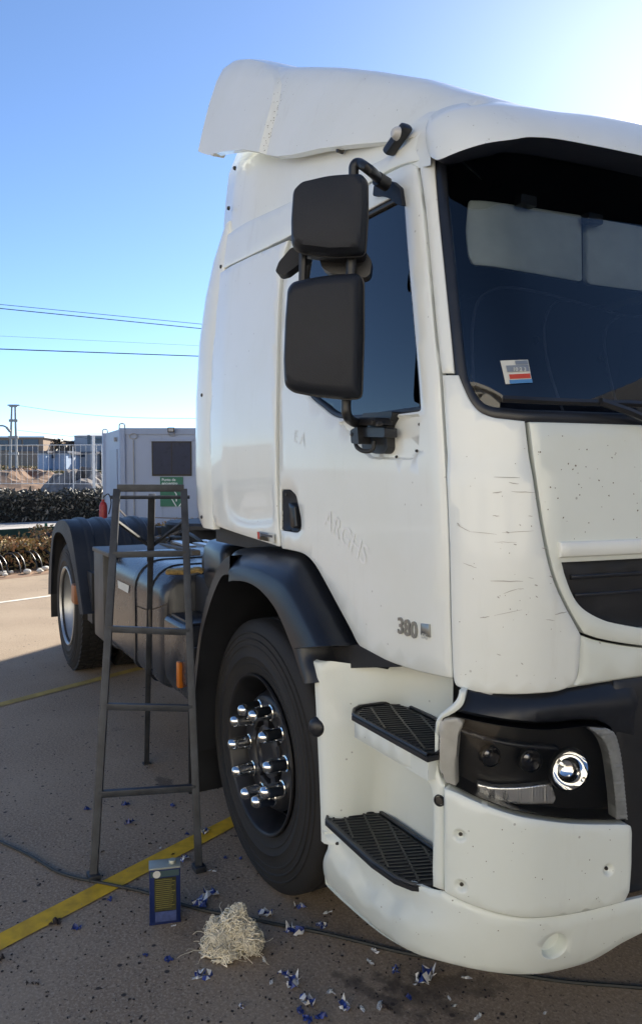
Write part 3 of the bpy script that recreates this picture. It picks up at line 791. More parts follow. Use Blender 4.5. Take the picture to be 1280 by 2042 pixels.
# ================= lower front: bumper
UMB = BP.mid(.7)
def symb(L): return [(2 * BP.mid(z) - u, z) for u, z in reversed(L)]
va_t = BP.px(cr([(638, 1647), (646, 1654), (698, 1698), (747, 1737), (796, 1759), (845, 1776), (868, 1781), (882, 1783), (930, 1804), (990, 1824), (1060, 1834), (1150, 1824), (1240, 1802), (1279, 1793)], 4))
va_b = BP.px(cr([(1279, 1866), (1240, 1887), (1211, 1907), (1174, 1928), (1110, 1946), (1052, 1951), (972, 1944), (866, 1920), (812, 1902), (749, 1865), (680, 1806), (644, 1771)], 4))
va_l = BP.px(cr([(640, 1765), (638, 1742), (641, 1714), (650, 1692), (651, 1677), (641, 1661)], 4))
zt_ = va_t[-1][1]; zb_ = va_b[0][1]
VAL = loop(va_l, va_t, [(BP.mid(zt_), zt_)], symb(va_t), symb(va_l), symb(va_b)[::1], [(BP.mid(zb_), zb_ + .02)], va_b)
cl_ = BP.px([(655, 1680), (669, 1716), (717, 1780), (775, 1814), (828, 1832), (882, 1845), (930, 1850)])
def poly_side(u, z):
    best = 9; s = 0
    for i in range(len(cl_) - 1):
        a, b = cl_[i], cl_[i + 1]; dx, dy = b[0] - a[0], b[1] - a[1]; t = max(0, min(1, ((u - a[0]) * dx + (z - a[1]) * dy) / (dx * dx + dy * dy)))
        ex, ey = u - a[0] - dx * t, z - a[1] - dy * t; e = math.hypot(ex, ey)
        if e < best: best = e; s = e if (dx * ey - dy * ex) > 0 else -e   # >0 above the line
    return s
fog = BP.hit(1106, 1888); fr = .036
def dimple(u, z, c, r, d):
    q = math.hypot(u - c[0], z - c[1]) / r
    return -d * (1 - max(0, min(1, (q - .86) / .14))) if q < 1 else 0
def sstep(a, b, x):
    t = max(0, min(1, (x - a) / (b - a))); return t * t * (3 - 2 * t)
def val_disp(u, z):
    u2 = min(u, 2 * BP.mid(z) - u)
    d = 0
    if u2 < cl_[-1][0] + .05:
        s = poly_side(u2, z); fade = 1 - sstep(cl_[-1][0] - .22, cl_[-1][0] + .02, u2)
        d -= .026 * sstep(-.003, .016, s) * fade
    d += dimple(u2, z, fog, fr, .030)
    if z < .44: d -= .02 * (max(0, .44 - z) / .14) ** 2
    return d
def rings(c, rs, n=16, flip=None):
    o = [c]
    for r in rs: o += [(c[0] + r * math.cos(2 * math.pi * k / n), c[1] + r * math.sin(2 * math.pi * k / n)) for k in range(n)]
    return o
ex = rings(fog, [fr * .4, fr * .75, fr * .85, fr * .87, fr * .94, fr * .99, fr * 1.04], 20)
ex += [(2 * BP.mid(z) - u, z) for u, z in ex]
val = panel('bumper_valance', BP, VAL, M['white3'], TR, off=.0, thick=.016, roll=.008, grid=.028, disp=val_disp, extra=ex)
# bumper corner panel with three bolt dimples
bc_t = BP.px(cr([(886, 1570), (912, 1580), (958, 1601), (1024, 1624), (1090, 1636), (1155, 1642), (1248, 1643)], 4))
bc_r = BP.px([(1254, 1646), (1256, 1660), (1255, 1720), (1251, 1775), (1243, 1792)])
bc_b = BP.px(cr([(1238, 1796), (1150, 1818), (1060, 1828), (990, 1818), (930, 1798), (888, 1777)], 4))
BC = fillet(loop(bc_t, bc_r, bc_b), .004, 2)
bol = [BP.hit(x, y) for x, y in ((918, 1663), (920, 1763), (1207, 1731))]
def bc_disp(u, z):
    u2 = min(u, 2 * BP.mid(z) - u); d = .004
    for c in bol:
        q = math.hypot(u2 - c[0], z - c[1])
        d -= .010 * (1 - sstep(.006, .017, q))
    return d
ex = []
for c in bol: ex += rings(c, [.005, .007, .010, .013, .0165, .02], 14)
bcp = panel('bumper_corner_panel', BP, BC, M['white3'], TR, off=.006, thick=.04, roll=.006, grid=.03, disp=bc_disp, extra=ex, mirror=True)
for c in bol:
    nn = BP.nrm(*c); MB().lathe([(0, .004), (.0035, .004), (.0045, .002), (.0055, -.004)], BP.P(*c, .0005), nn, 8).obj('bolt', M['bolt'], bcp)
# step outer skin: pillar beside the headlamp and riser of the upper step
SK = loop(BP.px(cr([(701, 1430), (760, 1462), (815, 1494), (862, 1523)], 3)), BP.px(cr([(864, 1515), (864, 1460), (868, 1436), (882, 1420), (900, 1406), (911, 1392), (914, 1378)], 3)),
          BP.px([(914, 1378), (928, 1380)]), BP.px(cr([(928, 1380), (922, 1406), (908, 1420), (890, 1430), (878, 1441), (871, 1470), (870, 1530), (875, 1553), (884, 1568)], 3)),
          BP.px([(884, 1568), (884, 1778)]), BP.px(cr([(884, 1778), (872, 1775), (860, 1770)], 3)), BP.px(cr([(859, 1740), (860, 1700), (860, 1660), (860, 1610), (857, 1580), (848, 1560), (830, 1545)], 4)), BP.px(cr([(830, 1545), (790, 1523), (745, 1496), (704, 1471)], 3)))
skin = panel('step_skin', BP, SK, M['white3'], TR, off=-.003, thick=.035, roll=.006, grid=.03, mirror=True)
lk = BP.hit(875, 1597)
MB().lathe([(.010, -.004), (.012, .001), (.0135, .0015), (.0145, -.002)], BP.P(*lk, 0), BP.nrm(*lk), 16).obj('lock_ring', M['blk'], skin)
MB().lathe([(0, .0005), (.009, .0), (.010, -.004)], BP.P(*lk, 0), BP.nrm(*lk), 16).obj('lock_barrel', M['bolt'], skin)
ck = BP.hit(669, 1683); MB().lathe([(0, .003), (.0035, .003), (.005, -.004)], BP.P(*ck, -.004), (0, -1, 0), 8).obj('bolt', M['bolt'], val)
# step well: concave wall swept in height
rows = []
for z in (.46, .50, .56, .70, .80, .835, .87, .90, .935, .97, .995, 1.0):
    xo = interp([(.3, .640), (.56, .628), (.8, .606), (1.0, .583)], z); xi = interp([(.3, .685), (.56, .705), (.80, .735), (.86, .75), (.92, .79), (1.0, .80)], z)
    led = .0 if z < .87 else -.012
    ins_ = .012 if z > .996 else 0
    pl = [(xo + .0, -1.175), (xo - .006, -1.212 + ins_), (xo + .004, -1.224 + ins_), (xo + .022, -1.224 + ins_), (xo + .040, -1.212 + ins_), (xo + .058 + led, -1.186), ((xo + .058 + xi) / 2 + led * .7, -1.13), (xi - .01, -1.09), (xi + .012, -1.060), (xi + .06, -1.042), (.95, -1.037), (1.04, -1.037), (1.10, -1.10)]
    rows.append([V((x, y, z)) for x, y in pl])
rows.append([V((q.x, q.y, q.z + (.0 if k_ < 8 else .04 if k_ < 9 else .075))) for k_, q in enumerate(rows[-1])])
loft(rows, 'step_well', M['white3'], TR, mirror=True)
# lip at the top of the well under the cab
bumpo = MB().lathe([(0, .022), (.016, .020), (.025, .014), (.030, .004), (.031, -.02)], (.612, -1.222, .80), (.55, -.83, 0), 20).obj('rubber_buffer', M['blk'], TR)
def tread(pxs, z, ext, name):
    P_ = [gnd(x, y, z) for x, y in pxs] + [V((x, y, z)) for x, y in ext]
    L = [(p.x, p.y) for p in P_]
    fl_ = Flat((0, 0, z), (1, 0, 0), (0, 1, 0))
    body = panel('step_plate', fl_, inset(L if area2(L) > 0 else L[::-1], .055 if z < .7 else .008), M['white3'], TR, off=-.016, thick=.05, roll=.004, grid=.06, mirror=True)
    mat_ = panel(name, fl_, L, M['blk'], TR, off=-.004, thick=.013, roll=.003, grid=.06, mirror=True)
    Li = inset(L if area2(L) > 0 else L[::-1], .020)
    b = MB(); bar_h = .004
    def clip(p, d):
        ts = []
        for i in range(len(Li)):
            a, c = V(Li[i - 1]), V(Li[i]); e = c - a; den = d.x * e.y - d.y * e.x
            if abs(den) < 1e-9: continue
            w_ = a - p; t = (w_.x * e.y - w_.y * e.x) / den; s = (w_.x * d.y - w_.y * d.x) / den
            if 0 <= s <= 1: ts.append(t)
        ts.sort(); return ts
    for d, sp, w_ in ((V((.34, .94)), .017, .0035), (V((.94, -.34)), .060, .006)):
        nn = V((-d.y, d.x)); c0_ = V((.95, -1.14))
        for k in range(-30, 31):
            ts = clip(c0_ + nn * sp * k, d)
            for j in range(0, len(ts) - 1, 2):
                a, c = c0_ + nn * sp * k + d * ts[j], c0_ + nn * sp * k + d * ts[j + 1]
                if (c - a).length > .01: b.bar((a.x, a.y, z - .003), (c.x, c.y, z - .003), w_, bar_h)
    g_ = b.obj('grip_bars', M['blk_sat'], mat_, False)
    # raised rim
    lo = inset(L if area2(L) > 0 else L[::-1], .004)
    MB().tube([V((x, y, z - .001)) for x, y in lo] + [V((*lo[0], z - .001))], .005, 6).obj('tread_rim', M['blk'], mat_)
tread([(701, 1424), (703, 1414), (714, 1407), (760, 1401), (800, 1397)], .897, [(1.03, -1.045), (1.10, -1.11), (1.165, -1.19), (1.165, -1.226), (1.0, -1.226)], 'upper_step_tread')
tread([(648, 1634), (651, 1625), (660, 1621), (705, 1614), (748, 1609)], .545, [(1.08, -1.052), (1.12, -1.10), (1.12, -1.18), (1.09, -1.215)] + [(p.x, p.y) for p in (gnd(x, y, .545) for x, y in ((786, 1750), (740, 1718)))], 'lower_step_tread')
# black filler between bumper, lamp and cab
FB = BP.px(cr([(926, 1386), (1000, 1392), (1090, 1390), (1200, 1372), (1279, 1357)], 3))
FL = FB + [(BP.mid(1.05), FB[-1][1] + .002)]
uu = BP.hit(905, 1432)[0]
FILL = loop([(uu, .98), (uu, .60)], [(2 * BP.mid(.6) - uu, .60), (2 * BP.mid(.98) - uu, .98)], symb(FB), FB[::-1])
panel('bumper_backing', BP, FILL, M['blk'], TR, off=-.085, thick=0, roll=0, grid=.07)
up = loop(BP.px(cr([(926, 1382), (1000, 1390), (1090, 1388), (1200, 1370), (1279, 1356)], 3)), BP.px([(1279, 1475), (1236, 1466)]), BP.px(cr([(1231, 1456), (1208, 1444), (1168, 1442), (1090, 1449), (1024, 1444), (958, 1433), (908, 1422)], 3)), BP.px([(920, 1408)]))
panel('lamp_eyebrow', BP, up, M['blk_sat'], TR, off=-.018, thick=.05, roll=.008, grid=.03, mirror=True,
      disp=lambda u, z: .012 * math.sin((z - .97) * 60) if z > .97 else 0)
cg = BP.px([(1262, 1480), (1279, 1470), (1279, 1786), (1262, 1790)])
cgL = [BP.hit(1240, 1462), BP.hit(1254, 1560), BP.hit(1259, 1660), BP.hit(1257, 1770), BP.hit(1250, 1796)]
CG = loop([(cgL[0][0], 1.05)] , cgL, symb(cgL), [(2 * BP.mid(1.05) - cgL[0][0], 1.05)])
cgo = panel('bumper_grille', BP, CG, M['blk'], TR, off=-.022, thick=.04, roll=.004, grid=.06)
for k in range(5):
    z = .95 - k * .07; ul = cgL[2][0] + .14
    panel('grille_slat', BP, [(ul, z), (2 * BP.mid(z) - ul, z), (2 * BP.mid(z) - ul, z - .014), (ul, z - .014)], M['blk_sat'], cgo, off=-.010, thick=.014, roll=.003, grid=.1)

# ---- headlamp
hl_px = loop(cr([(880, 1432), (873, 1458), (872, 1500), (874, 1533), (886, 1560), (909, 1573)], 3), cr([(909, 1573), (958, 1596), (1024, 1619), (1090, 1631), (1155, 1637), (1240, 1638)], 3), [(1252, 1637)],
             cr([(1252, 1632), (1249, 1590), (1240, 1508), (1231, 1470), (1222, 1457), (1206, 1450)], 3), cr([(1206, 1450), (1168, 1448), (1090, 1455), (1024, 1450), (958, 1439), (906, 1428), (890, 1428), (880, 1432)], 3))
HL = BP.px(hl_px); HL = HL if area2(HL) > 0 else HL[::-1]
def lampset(mir):
    b4 = set(col.objects)
    lamp = panel('headlight', BP, inset(HL, .002), M['bezel'], TR, holes=[inset(HL, .004)], off=-.002, thick=.07, roll=.003, grid=.03)
    panel('lamp_bowl', BP, inset(HL, .004), M['bezel'], lamp, off=-.066, thick=0, roll=0, grid=.03)
    panel('lamp_lens', BP, inset(HL, .003), M['lens'], lamp, off=.001, thick=0, roll=0, grid=.03)
    ind = BP.px(fillet([(878, 1434), (914, 1431), (922, 1444), (912, 1470), (907, 1520), (908, 1571), (886, 1559), (874, 1532), (874, 1458)], 4), -.004)
    panel('turn_indicator', BP, ind, M['clear_ind'], lamp, off=-.004, thick=.03, roll=.003, grid=.012, disp=lambda u, z: .0016 * math.sin(u * 420))
    rb_ = BP.px(loop([(1172, 1450)], cr([(1206, 1452), (1223, 1460), (1232, 1480), (1240, 1520), (1248, 1600), (1251, 1635)], 3), [(1229, 1635)], cr([(1226, 1590), (1217, 1520), (1208, 1487), (1197, 1470), (1184, 1460)], 3)), -.003)
    panel('ribbed_lamp_edge', BP, rb_, M['rib'], lamp, off=-.003, thick=.03, roll=.002, grid=.006, disp=lambda u, z: .0016 * math.sin(z * 600))
    # shroud ledge
    sh = BP.px(loop(cr([(914, 1452), (960, 1468), (1030, 1483), (1110, 1490)], 3), cr([(1110, 1497), (1030, 1490), (960, 1476), (914, 1460)], 3)), -.02)
    panel('shroud_ledge', BP, sh, M['blk_sat'], lamp, off=-.02, thick=.02, roll=.002, grid=.03)
    def refl(x, y, r, depth, nm, off=-.012, lensr=.0):
        c = BP.hit(x, y, off); p = BP.P(*c, off); ax = (V((1, -.30, 0.02))).normalized()
        pr = [(r * 1.16, -.012), (r * 1.15, .002), (r * 1.04, .004), (r * 1.0, .0)] + [(r * math.cos(a * math.pi / 12) , -depth * math.sin(a * math.pi / 12)) for a in range(1, 7)]
        ob = MB().lathe(pr[:4], p, ax, 28).obj(nm + '_ring', M['bezel'], lamp)
        MB().lathe(pr[3:], p, ax, 28).obj(nm, M['refl'] if r > .03 else M['dim_refl'], lamp)
        if lensr: MB().lathe([(0, lensr * .35), (lensr * .5, lensr * .28), (lensr * .85, lensr * .1), (lensr, -.004)], p - ax * depth * .55, ax, 18).obj(nm + '_bulb', M['dim_refl'], lamp)
        else: MB().lathe([(0, .010), (.005, .008), (.006, 0), (.006, -.02)], p - ax * depth * .9, ax, 12).obj(nm + '_bulb', M['chrome'], lamp)
    refl(1135, 1537, .046, .044, 'main_reflector', -.012)
    refl(978, 1509, .022, .028, 'small_reflector', -.026, .012)
    refl(1058, 1517, .025, .030, 'projector_reflector', -.030, .013)
    lo_ = BP.px(loop(cr([(950, 1562), (985, 1570), (1040, 1570), (1094, 1563)], 3), [(1103, 1592)], cr([(1099, 1604), (1040, 1604), (990, 1598), (952, 1588)], 3)), -.035)
    panel('lower_reflector', BP, lo_, M['lamp_strip'], lamp, off=-.035, thick=.02, roll=.002, grid=.004, disp=lambda u, z: .0010 * math.sin(u * 700))
    if mir:
        for o in set(col.objects) - b4:
            for v in o.data.vertices: v.co.y *= -1
            o.data.flip_normals()
lampset(False); lampset(True)

# ================= front mudguard
fo = [(458, 1116), (466, 1103), (480, 1095), (507, 1091), (535, 1093), (561, 1098), (585, 1102), (602, 1108), (616, 1122), (630, 1143), (650, 1178), (672, 1217), (692, 1256), (708, 1284)]
fi = [(456, 1160), (462, 1158), (471, 1158), (489, 1160), (505, 1167), (520, 1178), (534, 1193), (545, 1208), (552, 1220), (559, 1234), (566, 1250), (572, 1265), (578, 1280), (583, 1293)]
rows = []; lips = []
for (a, b), (c, d) in zip(cr(fo, 3), cr(fi, 3)):
    pO = at(a, b, 1, -1.135)
    pM = at(c + (a - c) * .62, d + (b - d) * .62, 1, -1.215); pK = at(c + (a - c) * .36, d + (b - d) * .36, 1, -1.248); pI = at(c, d, 1, -1.254)
    rows.append([V((pO.x, -1.05, pO.z)), pO, pM, (pM * .35 + pK * .65) + V((0, -.004, 0)), pK, pI, V((pI.x, -1.238, pI.z)), V((pI.x, -1.20, pI.z))]); lips.append(pI)
e_ = rows[-1]; rows.append([V((q.x + .004, min(q.y + .06, -1.02), q.z - .006)) for q in e_])
mg = loft(rows, 'front_mudguard', M['blk_sat'], TR, ang=70, mirror=True)
lo_o = [(611, 1292), (614, 1310), (621, 1335), (627, 1362)]; lo_i = [(583, 1293), (591, 1318), (598, 1342), (605, 1362)]
rows = []
for (a, b), (c, d) in zip(cr(lo_o, 3), cr(lo_i, 3)):
    o_ = at(a, b, 1, -1.236); i_ = at(c, d, 1, -1.254)
    rows.append([V((o_.x + .01, -1.15, o_.z)), o_, V(((o_.x + i_.x) / 2, -1.256, (o_.z + i_.z) / 2)), i_, V((i_.x, -1.20, i_.z))]); lips.append(i_)
loft(rows, 'mudguard_toe', M['blk_sat'], TR, ang=70, mirror=True)
# rear half of the mudguard: thin curved edge
ro = [(381, 1500), (382, 1440), (384, 1368), (391, 1314), (398, 1262), (405, 1223), (420, 1169), (440, 1124), (458, 1108)]
ri = [(389, 1500), (389.5, 1440), (390, 1380), (396, 1318), (401, 1278), (408, 1243), (423, 1192), (442, 1150), (458, 1146)]
rows = []; lips2 = []
for (a, b), (c, d) in zip(cr(ro, 4), cr(ri, 4)):
    o_ = at(a, b, 1, -1.232); i_ = at(c, d, 1, -1.240)
    rows.append([V((o_.x, -.78, o_.z)), V((o_.x, -1.22, o_.z)), o_, i_, V((i_.x, -1.225, i_.z)), V((i_.x + .004, -.78, i_.z))]); lips2.append(i_)
loft(rows, 'rear_mudguard_half', M['blk'], TR, ang=60, mirror=True)
# dark wheel-arch liner
ln = lips2 + lips
loft([[V((p.x, -1.22, p.z)), V((p.x, -1.15, p.z + .01)), V((p.x, -.62, p.z + .03))] for p in ln], 'wheel_arch_liner', M['inner'], TR, mirror=True)
MB().box((-.60, -.62, .55), (.75, -.60, 1.24)).obj('inner_arch_wall', M['inner'], TR, False, mirror=True)
# ledge in front of the mudguard, behind the step top
q = [at(x, y, 1, -1.15) for x, y in ((596, 1290), (712, 1286), (760, 1312), (795, 1330), (628, 1334))]
MB().add(q + [V((p.x, -.95, p.z)) for p in q], [(4, 3, 2, 1, 0)] + [(k, (k + 1) % 5, 5 + (k + 1) % 5, 5 + k) for k in range(5)]).obj('mudguard_bracket', M['inner'], TR, ang=20, mirror=True)
MB().box((.62, -1.03, 1.05), (1.12, -.80, 1.07), .005).obj('step_top_cover', M['blk'], TR, mirror=True)
# mud flap
MB().box((-.575, -1.235, .15), (-.562, -.80, .80), .004).obj('mud_flap', M['blk'], TR, mirror=True)
fbm = MB().bar((-.555, -1.20, .40), (-.555, -.82, .40), .012, .03).obj('flap_bar', M['rust'], TR, False)

# ================= wheels
def wheel(name, x, y, rad, wid, sgn, front, inner=False):
    """sgn -1: outer face points to -Y"""
    o = V((x, y, rad)); ax = V((0, sgn, 0))
    wh = empty(name, (0, 0, 0), None, None, None, TR)
    h = wid / 2
    # tyre: height 0 at the outer face
    pr = [(.285, -.03), (.292, -.018), (.303, -.012), (.318, -.010), (.33, -.006), (.336, -.003), (.338, -.0055), (.36, -.001), (.362, .0012), (.366, .0012), (.368, -.0006), (.40, .0), (.402, .0022), (.408, .0022), (.410, -.001), (.425, -.002), (.428, .001), (.432, .001), (.434, -.004), (.45, -.006), (.452, -.003), (.456, -.003), (.458, -.008), (rad - .030, -.013), (rad - .014, -.022), (rad - .005, -.031)]
    grooves = [.25, .42, .58, .75] if front else []
    pr.append((rad - .001, -.040))
    for g_ in grooves:
        c = -.04 - (wid - .08) * (g_ - .08) / .9
        pr += [(rad, c + .008), (rad - .012, c + .006), (rad - .012, c - .006), (rad, c - .008)]
    pr += [(rad - .001, -wid + .04), (rad - .008, -wid + .025), (rad - .03, -wid + .012), (.40, -wid), (.33, -wid + .006), (.29, -wid + .03)]
    t = MB().lathe(pr, o, ax, 96).obj('tyre', M['tyre'], wh, ang=45)
    if not front:   # lug blocks across the tread
        b = MB(); nb = 60
        for k in range(nb):
            a = 2 * math.pi * k / nb; rd = V((math.cos(a), 0, math.sin(a))); tg = V((-math.sin(a), 0, math.cos(a)))
            for j, (c0_, wd) in enumerate(((-.055, .055), (-.118, .05), (-.178, .05), (-.24, .055))):
                sh_ = (.5 if j % 2 else 0) * 2 * math.pi / nb
                rd2 = V((math.cos(a + sh_), 0, math.sin(a + sh_))); tg2 = V((-math.sin(a + sh_), 0, math.cos(a + sh_)))
                b.obox(o + rd2 * (rad + .003) + ax * c0_, tg2 + ax * (.25 if j % 2 else -.25), ax, rd2, (.017, wd / 2, .009))
        b.obj('tread_blocks', M['tyre'], wh, False)['kind'] = 'stuff'
    if front:
        rp_ = [(.300, -.006), (.298, .001), (.291, .001), (.285, -.008), (.280, -.03), (.268, -.055), (.262, -.12)]
        MB().lathe(rp_, o, ax, 64).obj('rim', M['rim_blk'], wh, ang=60)
        # disc with hand holes
        nh = 10; vs_ = []; fs = []; n = 80
        prof = [(.262, -.115), (.250, -.105), (.238, -.09), (.222, -.065), (.212, -.050), (.205, -.044), (.135, -.042), (.128, -.05)]
        m_ = len(prof)
        for k in range(n):
            a = 2 * math.pi * k / n
            for r_, hh in prof: vs_.append(o + ax * hh + V((math.cos(a), 0, math.sin(a))) * r_)
        for k in range(n):
            for j in range(m_ - 1):
                if j in (1, 2) and (k % 8) in (1, 2, 3): continue
                k2 = (k + 1) % n; fs.append((k * m_ + j, k2 * m_ + j, k2 * m_ + j + 1, k * m_ + j + 1))
        mk('wheel_disc', vs_, fs, M['rim_blk'], wh, ang=60)
        MB().lathe([(.0, -.16), (.24, -.16), (.262, -.14)], o, ax, 32).obj('brake_drum', M['inner'], wh)
        hub = MB().lathe([(.128, -.05), (.120, -.075), (.105, -.08), (.100, -.045), (.085, -.035), (.06, -.034), (.055, -.042), (0, -.042)], o, ax, 40).obj('hub', M['rim_blk'], wh, ang=40)
        for k in range(5):
            a = 2 * math.pi * k / 5 + .3; MB().obox(o + ax * -.05 + V((math.cos(a), 0, math.sin(a))) * .112, V((math.cos(a), 0, math.sin(a))), ax, V((-math.sin(a), 0, math.cos(a))), (.014, .014, .022), .004).obj('hub_rib', M['rim_blk'], wh)
        for k in range(10):
            a = 2 * math.pi * k / 10 + R_(4); c = o + V((math.cos(a), 0, math.sin(a))) * .1675
            cap = MB().lathe([(.030, -.044), (.030, -.036), (.0255, -.034), (.0245, .016), (.0245, .024), (.022, .036), (.017, .045), (.009, .050), (0, .0515)], c, ax, 20).obj('nut_cap', M['chrome'], wh, ang=30)
    else:
        MB().lathe([(.318, -.010), (.316, -.001), (.306, .001), (.300, -.006), (.294, -.03), (.286, -.07), (.272, -.10), (.270, -.20)], o, ax, 64).obj('rim', M['rim_alu'], wh, ang=60)
        MB().lathe([(.270, -.20), (.20, -.205), (.13, -.215), (.12, -.16), (.10, -.13), (0, -.125)], o, ax, 40).obj('wheel_disc', M['rim_alu'], wh, ang=35)
        for k in range(10):
            a = 2 * math.pi * k / 10; MB().lathe([(.018, 0), (.016, .03), (.01, .04), (0, .042)], o + V((math.cos(a), 0, math.sin(a))) * .1675 + ax * -.205, ax, 8).obj('wheel_nut', M['bolt'], wh)
    return wh
wheel('front_wheel', 0, -1.155, .505, .30, -1, True)
wheel('front_wheel', 0, 1.155, .505, .30, 1, True)
wheel('rear_wheel', -3.7, -1.205, .505, .29, -1, False)
wheel('rear_wheel', -3.7, -.87, .505, .29, -1, False)
wheel('rear_wheel', -3.7, 1.205, .505, .29, 1, False)
wheel('rear_wheel', -3.7, .87, .505, .29, 1, False)
MB().tube([(0, -1.0, .5), (0, 1.0, .5)], .06, 12).obj('front_axle', M['chas'], TR)
MB().tube([(-3.7, -.6, .5), (-3.7, .6, .5)], .09, 12).obj('rear_axle', M['chas'], TR)
# ================= mirrors
mn = V((.80, -.60, 0)); mt = V((.60, .80, 0)); m0 = V((.86, -1.365, 0))
def housing(pxl, name, sub):
    P_ = [on_plane(x, y, m0, mn) for x, y in pxl]
    c = sum(P_, V()) / len(P_)
    loc = [((p - m0).dot(mt), p.z) for p in P_]; L = loc if area2(loc) > 0 else loc[::-1]
    cx = sum(p[0] for p in L) / len(L); cz = sum(p[1] for p in L) / len(L)
    rows = []
    def ring(s, ins_, d): 
        q = inset(dens(L, .02), ins_)
        return [m0 + mt * (cx + (x - cx) * s) + mn * d + V((0, 0, cz + (z - cz) * s)) for x, z in q]
    for s, i_, d in ((.92, .012, -.105), (.965, .006, -.10), (.985, .002, -.085), (1.0, 0, -.03), (1.0, .0, -.004), (1.0, .003, .006), (1.0, .010, .016), (.90, .0, .0215), (.80, 0, .0245)):
        rows.append(ring(s, i_, d))
    h = loft(rows, name, M['grey'], sub, closed=True, ang=60, caps=True)
    sr = ring(1.0, -.0012, -.022); MB().tube(sr + [sr[0]], .0022, 5, False).obj('housing_seam', M['blk_sat'], h)
    gl = ring(.90, .012, -.106)
    mk('mirror_glass', gl, [tuple(range(len(gl) - 1, -1, -1))], M['refl'], h, False)
    return h
HOU = empty('mirror_assembly', (0, 0, 0), None, None, None, TR)
up_px = fillet([(584, 380), (600, 364), (660, 350), (722, 346), (731, 360), (731, 430), (726, 506), (660, 508), (597, 500), (581, 486), (580, 440)], [8, 8, 20, 10, 8, 0, 12, 0, 10, 10, 10])
lo_px = fillet([(573, 575), (584, 561), (645, 549), (712, 544), (723, 556), (723, 668), (719, 792), (690, 794), (630, 788), (582, 779), (567, 766), (565, 720), (568, 640)], [8, 8, 20, 8, 8, 0, 12, 8, 20, 10, 8, 10, 10])
housing(up_px, 'wide_angle_mirror', HOU); housing(lo_px, 'main_mirror', HOU)
arm = lambda pts, r: MB().tube(crv(pts, 5), r, 10)
top_path = [at(772, 366, 1, -1.135), at(755, 356, 1, -1.17), at(735, 338, 1, -1.24), on_plane(716, 326, m0 - mn * .05, mn), on_plane(706, 331, m0 - mn * .05, mn), on_plane(705, 352, m0 - mn * .05, mn), on_plane(703, 440, m0 - mn * .05, mn), on_plane(700, 530, m0 - mn * .05, mn), on_plane(694, 700, m0 - mn * .05, mn), on_plane(690, 795, m0 - mn * .05, mn), at(692, 828, 1, -1.27), at(706, 842, 1, -1.22), at(728, 845, 1, -1.18)]
arm(top_path, .0135).obj('mirror_arm', M['blk'], HOU)
MB().tube([on_plane(605, 500, m0 - mn * .05, mn), on_plane(603, 560, m0 - mn * .05, mn)], .011, 8).obj('mirror_post', M['blk'], HOU)
tb = MB()
tb.tube([at(752, 356, 1, -1.175), at(771, 368, 1, -1.14)], .019, 10); tb.obj('arm_socket', M['blk'], HOU)
q = [A.P(*A.hit(x, y), .012) for x, y in fillet([(752, 370), (770, 361), (790, 363), (804, 376), (809, 413), (798, 409), (784, 397), (766, 392), (750, 393)], 5)]
nq = len(q); q2 = [p + V((0, .03, 0)) for p in q]
MB().add(q + q2, [tuple(range(nq - 1, -1, -1))] + [(i, (i + 1) % nq, nq + (i + 1) % nq, nq + i) for i in range(nq)]).obj('upper_bracket', M['grey'], HOU, False)
# lower clamp bracket: stacked plates on the door
def bq(pxl, y0, y1, nm, m_):
    a = [at(x, y, 1, y0) for x, y in pxl]; c_ = sum(a, V()) / len(a)
    b = [V((p.x, y1, p.z)) for p in a]; n_ = len(a)
    return MB().add(a + b, [tuple(range(n_)), tuple(range(2 * n_ - 1, n_ - 1, -1))] + [((i + 1) % n_, i, n_ + i, n_ + (i + 1) % n_) for i in range(n_)]).obj(nm, M[m_], HOU, ang=30)
bq(fillet([(722, 824), (782, 820), (780, 832), (770, 850), (772, 895), (766, 905), (748, 905), (722, 898), (718, 860)], 5), -1.168, -1.14, 'clamp_base', 'blk')
bq(fillet([(706, 852), (766, 853), (766, 872), (704, 871)], 3), -1.20, -1.16, 'clamp_jaw', 'blk_sat')
bq(fillet([(698, 858), (712, 850), (715, 886), (700, 884)], 3), -1.215, -1.175, 'clamp_block', 'blk')
bq(fillet([(716, 832), (748, 832), (752, 848), (714, 848)], 3), -1.21, -1.16, 'clamp_top', 'blk')
for (x, y) in ((744, 842), (754, 846), (703, 866)):
    p = at(x, y, 1, -1.212); MB().lathe([(0, .006), (.006, .005), (.007, -.01)], p, (0, -1, 0), 8).obj('clamp_bolt', M['bolt'], HOU)
MB().tube(crv([at(708, 880, 1, -1.20), at(712, 892, 1, -1.205), at(726, 900, 1, -1.20), at(742, 897, 1, -1.19), at(746, 880, 1, -1.185)]), .006, 8).obj('mirror_cable', M['hose'], HOU)
# kerb mirror wing showing behind
wg = [on_plane(x, y, m0 - mn * .14, mn) for x, y in fillet([(549, 541), (556, 522), (580, 494), (612, 488), (618, 512), (594, 528), (572, 545), (556, 548)], 5)]
nw = len(wg); wg2 = [p - mn * .05 for p in wg]
MB().add(wg + wg2, [tuple(range(nw)), tuple(range(2 * nw - 1, nw - 1, -1))] + [((i + 1) % nw, i, nw + i, nw + (i + 1) % nw) for i in range(nw)]).obj('mirror_wing', M['grey'], HOU, ang=50)
wg = [on_plane(x, y, m0 - mn * .09, mn) for x, y in fillet([(636, 514), (728, 500), (741, 520), (738, 546), (728, 554), (700, 548), (660, 545), (642, 534)], 5)]
nw = len(wg); wg2 = [p - mn * .05 for p in wg]
MB().add(wg + wg2, [tuple(range(nw)), tuple(range(2 * nw - 1, nw - 1, -1))] + [((i + 1) % nw, i, nw + i, nw + (i + 1) % nw) for i in range(nw)]).obj('mirror_back_shell', M['blk'], HOU, ang=50)

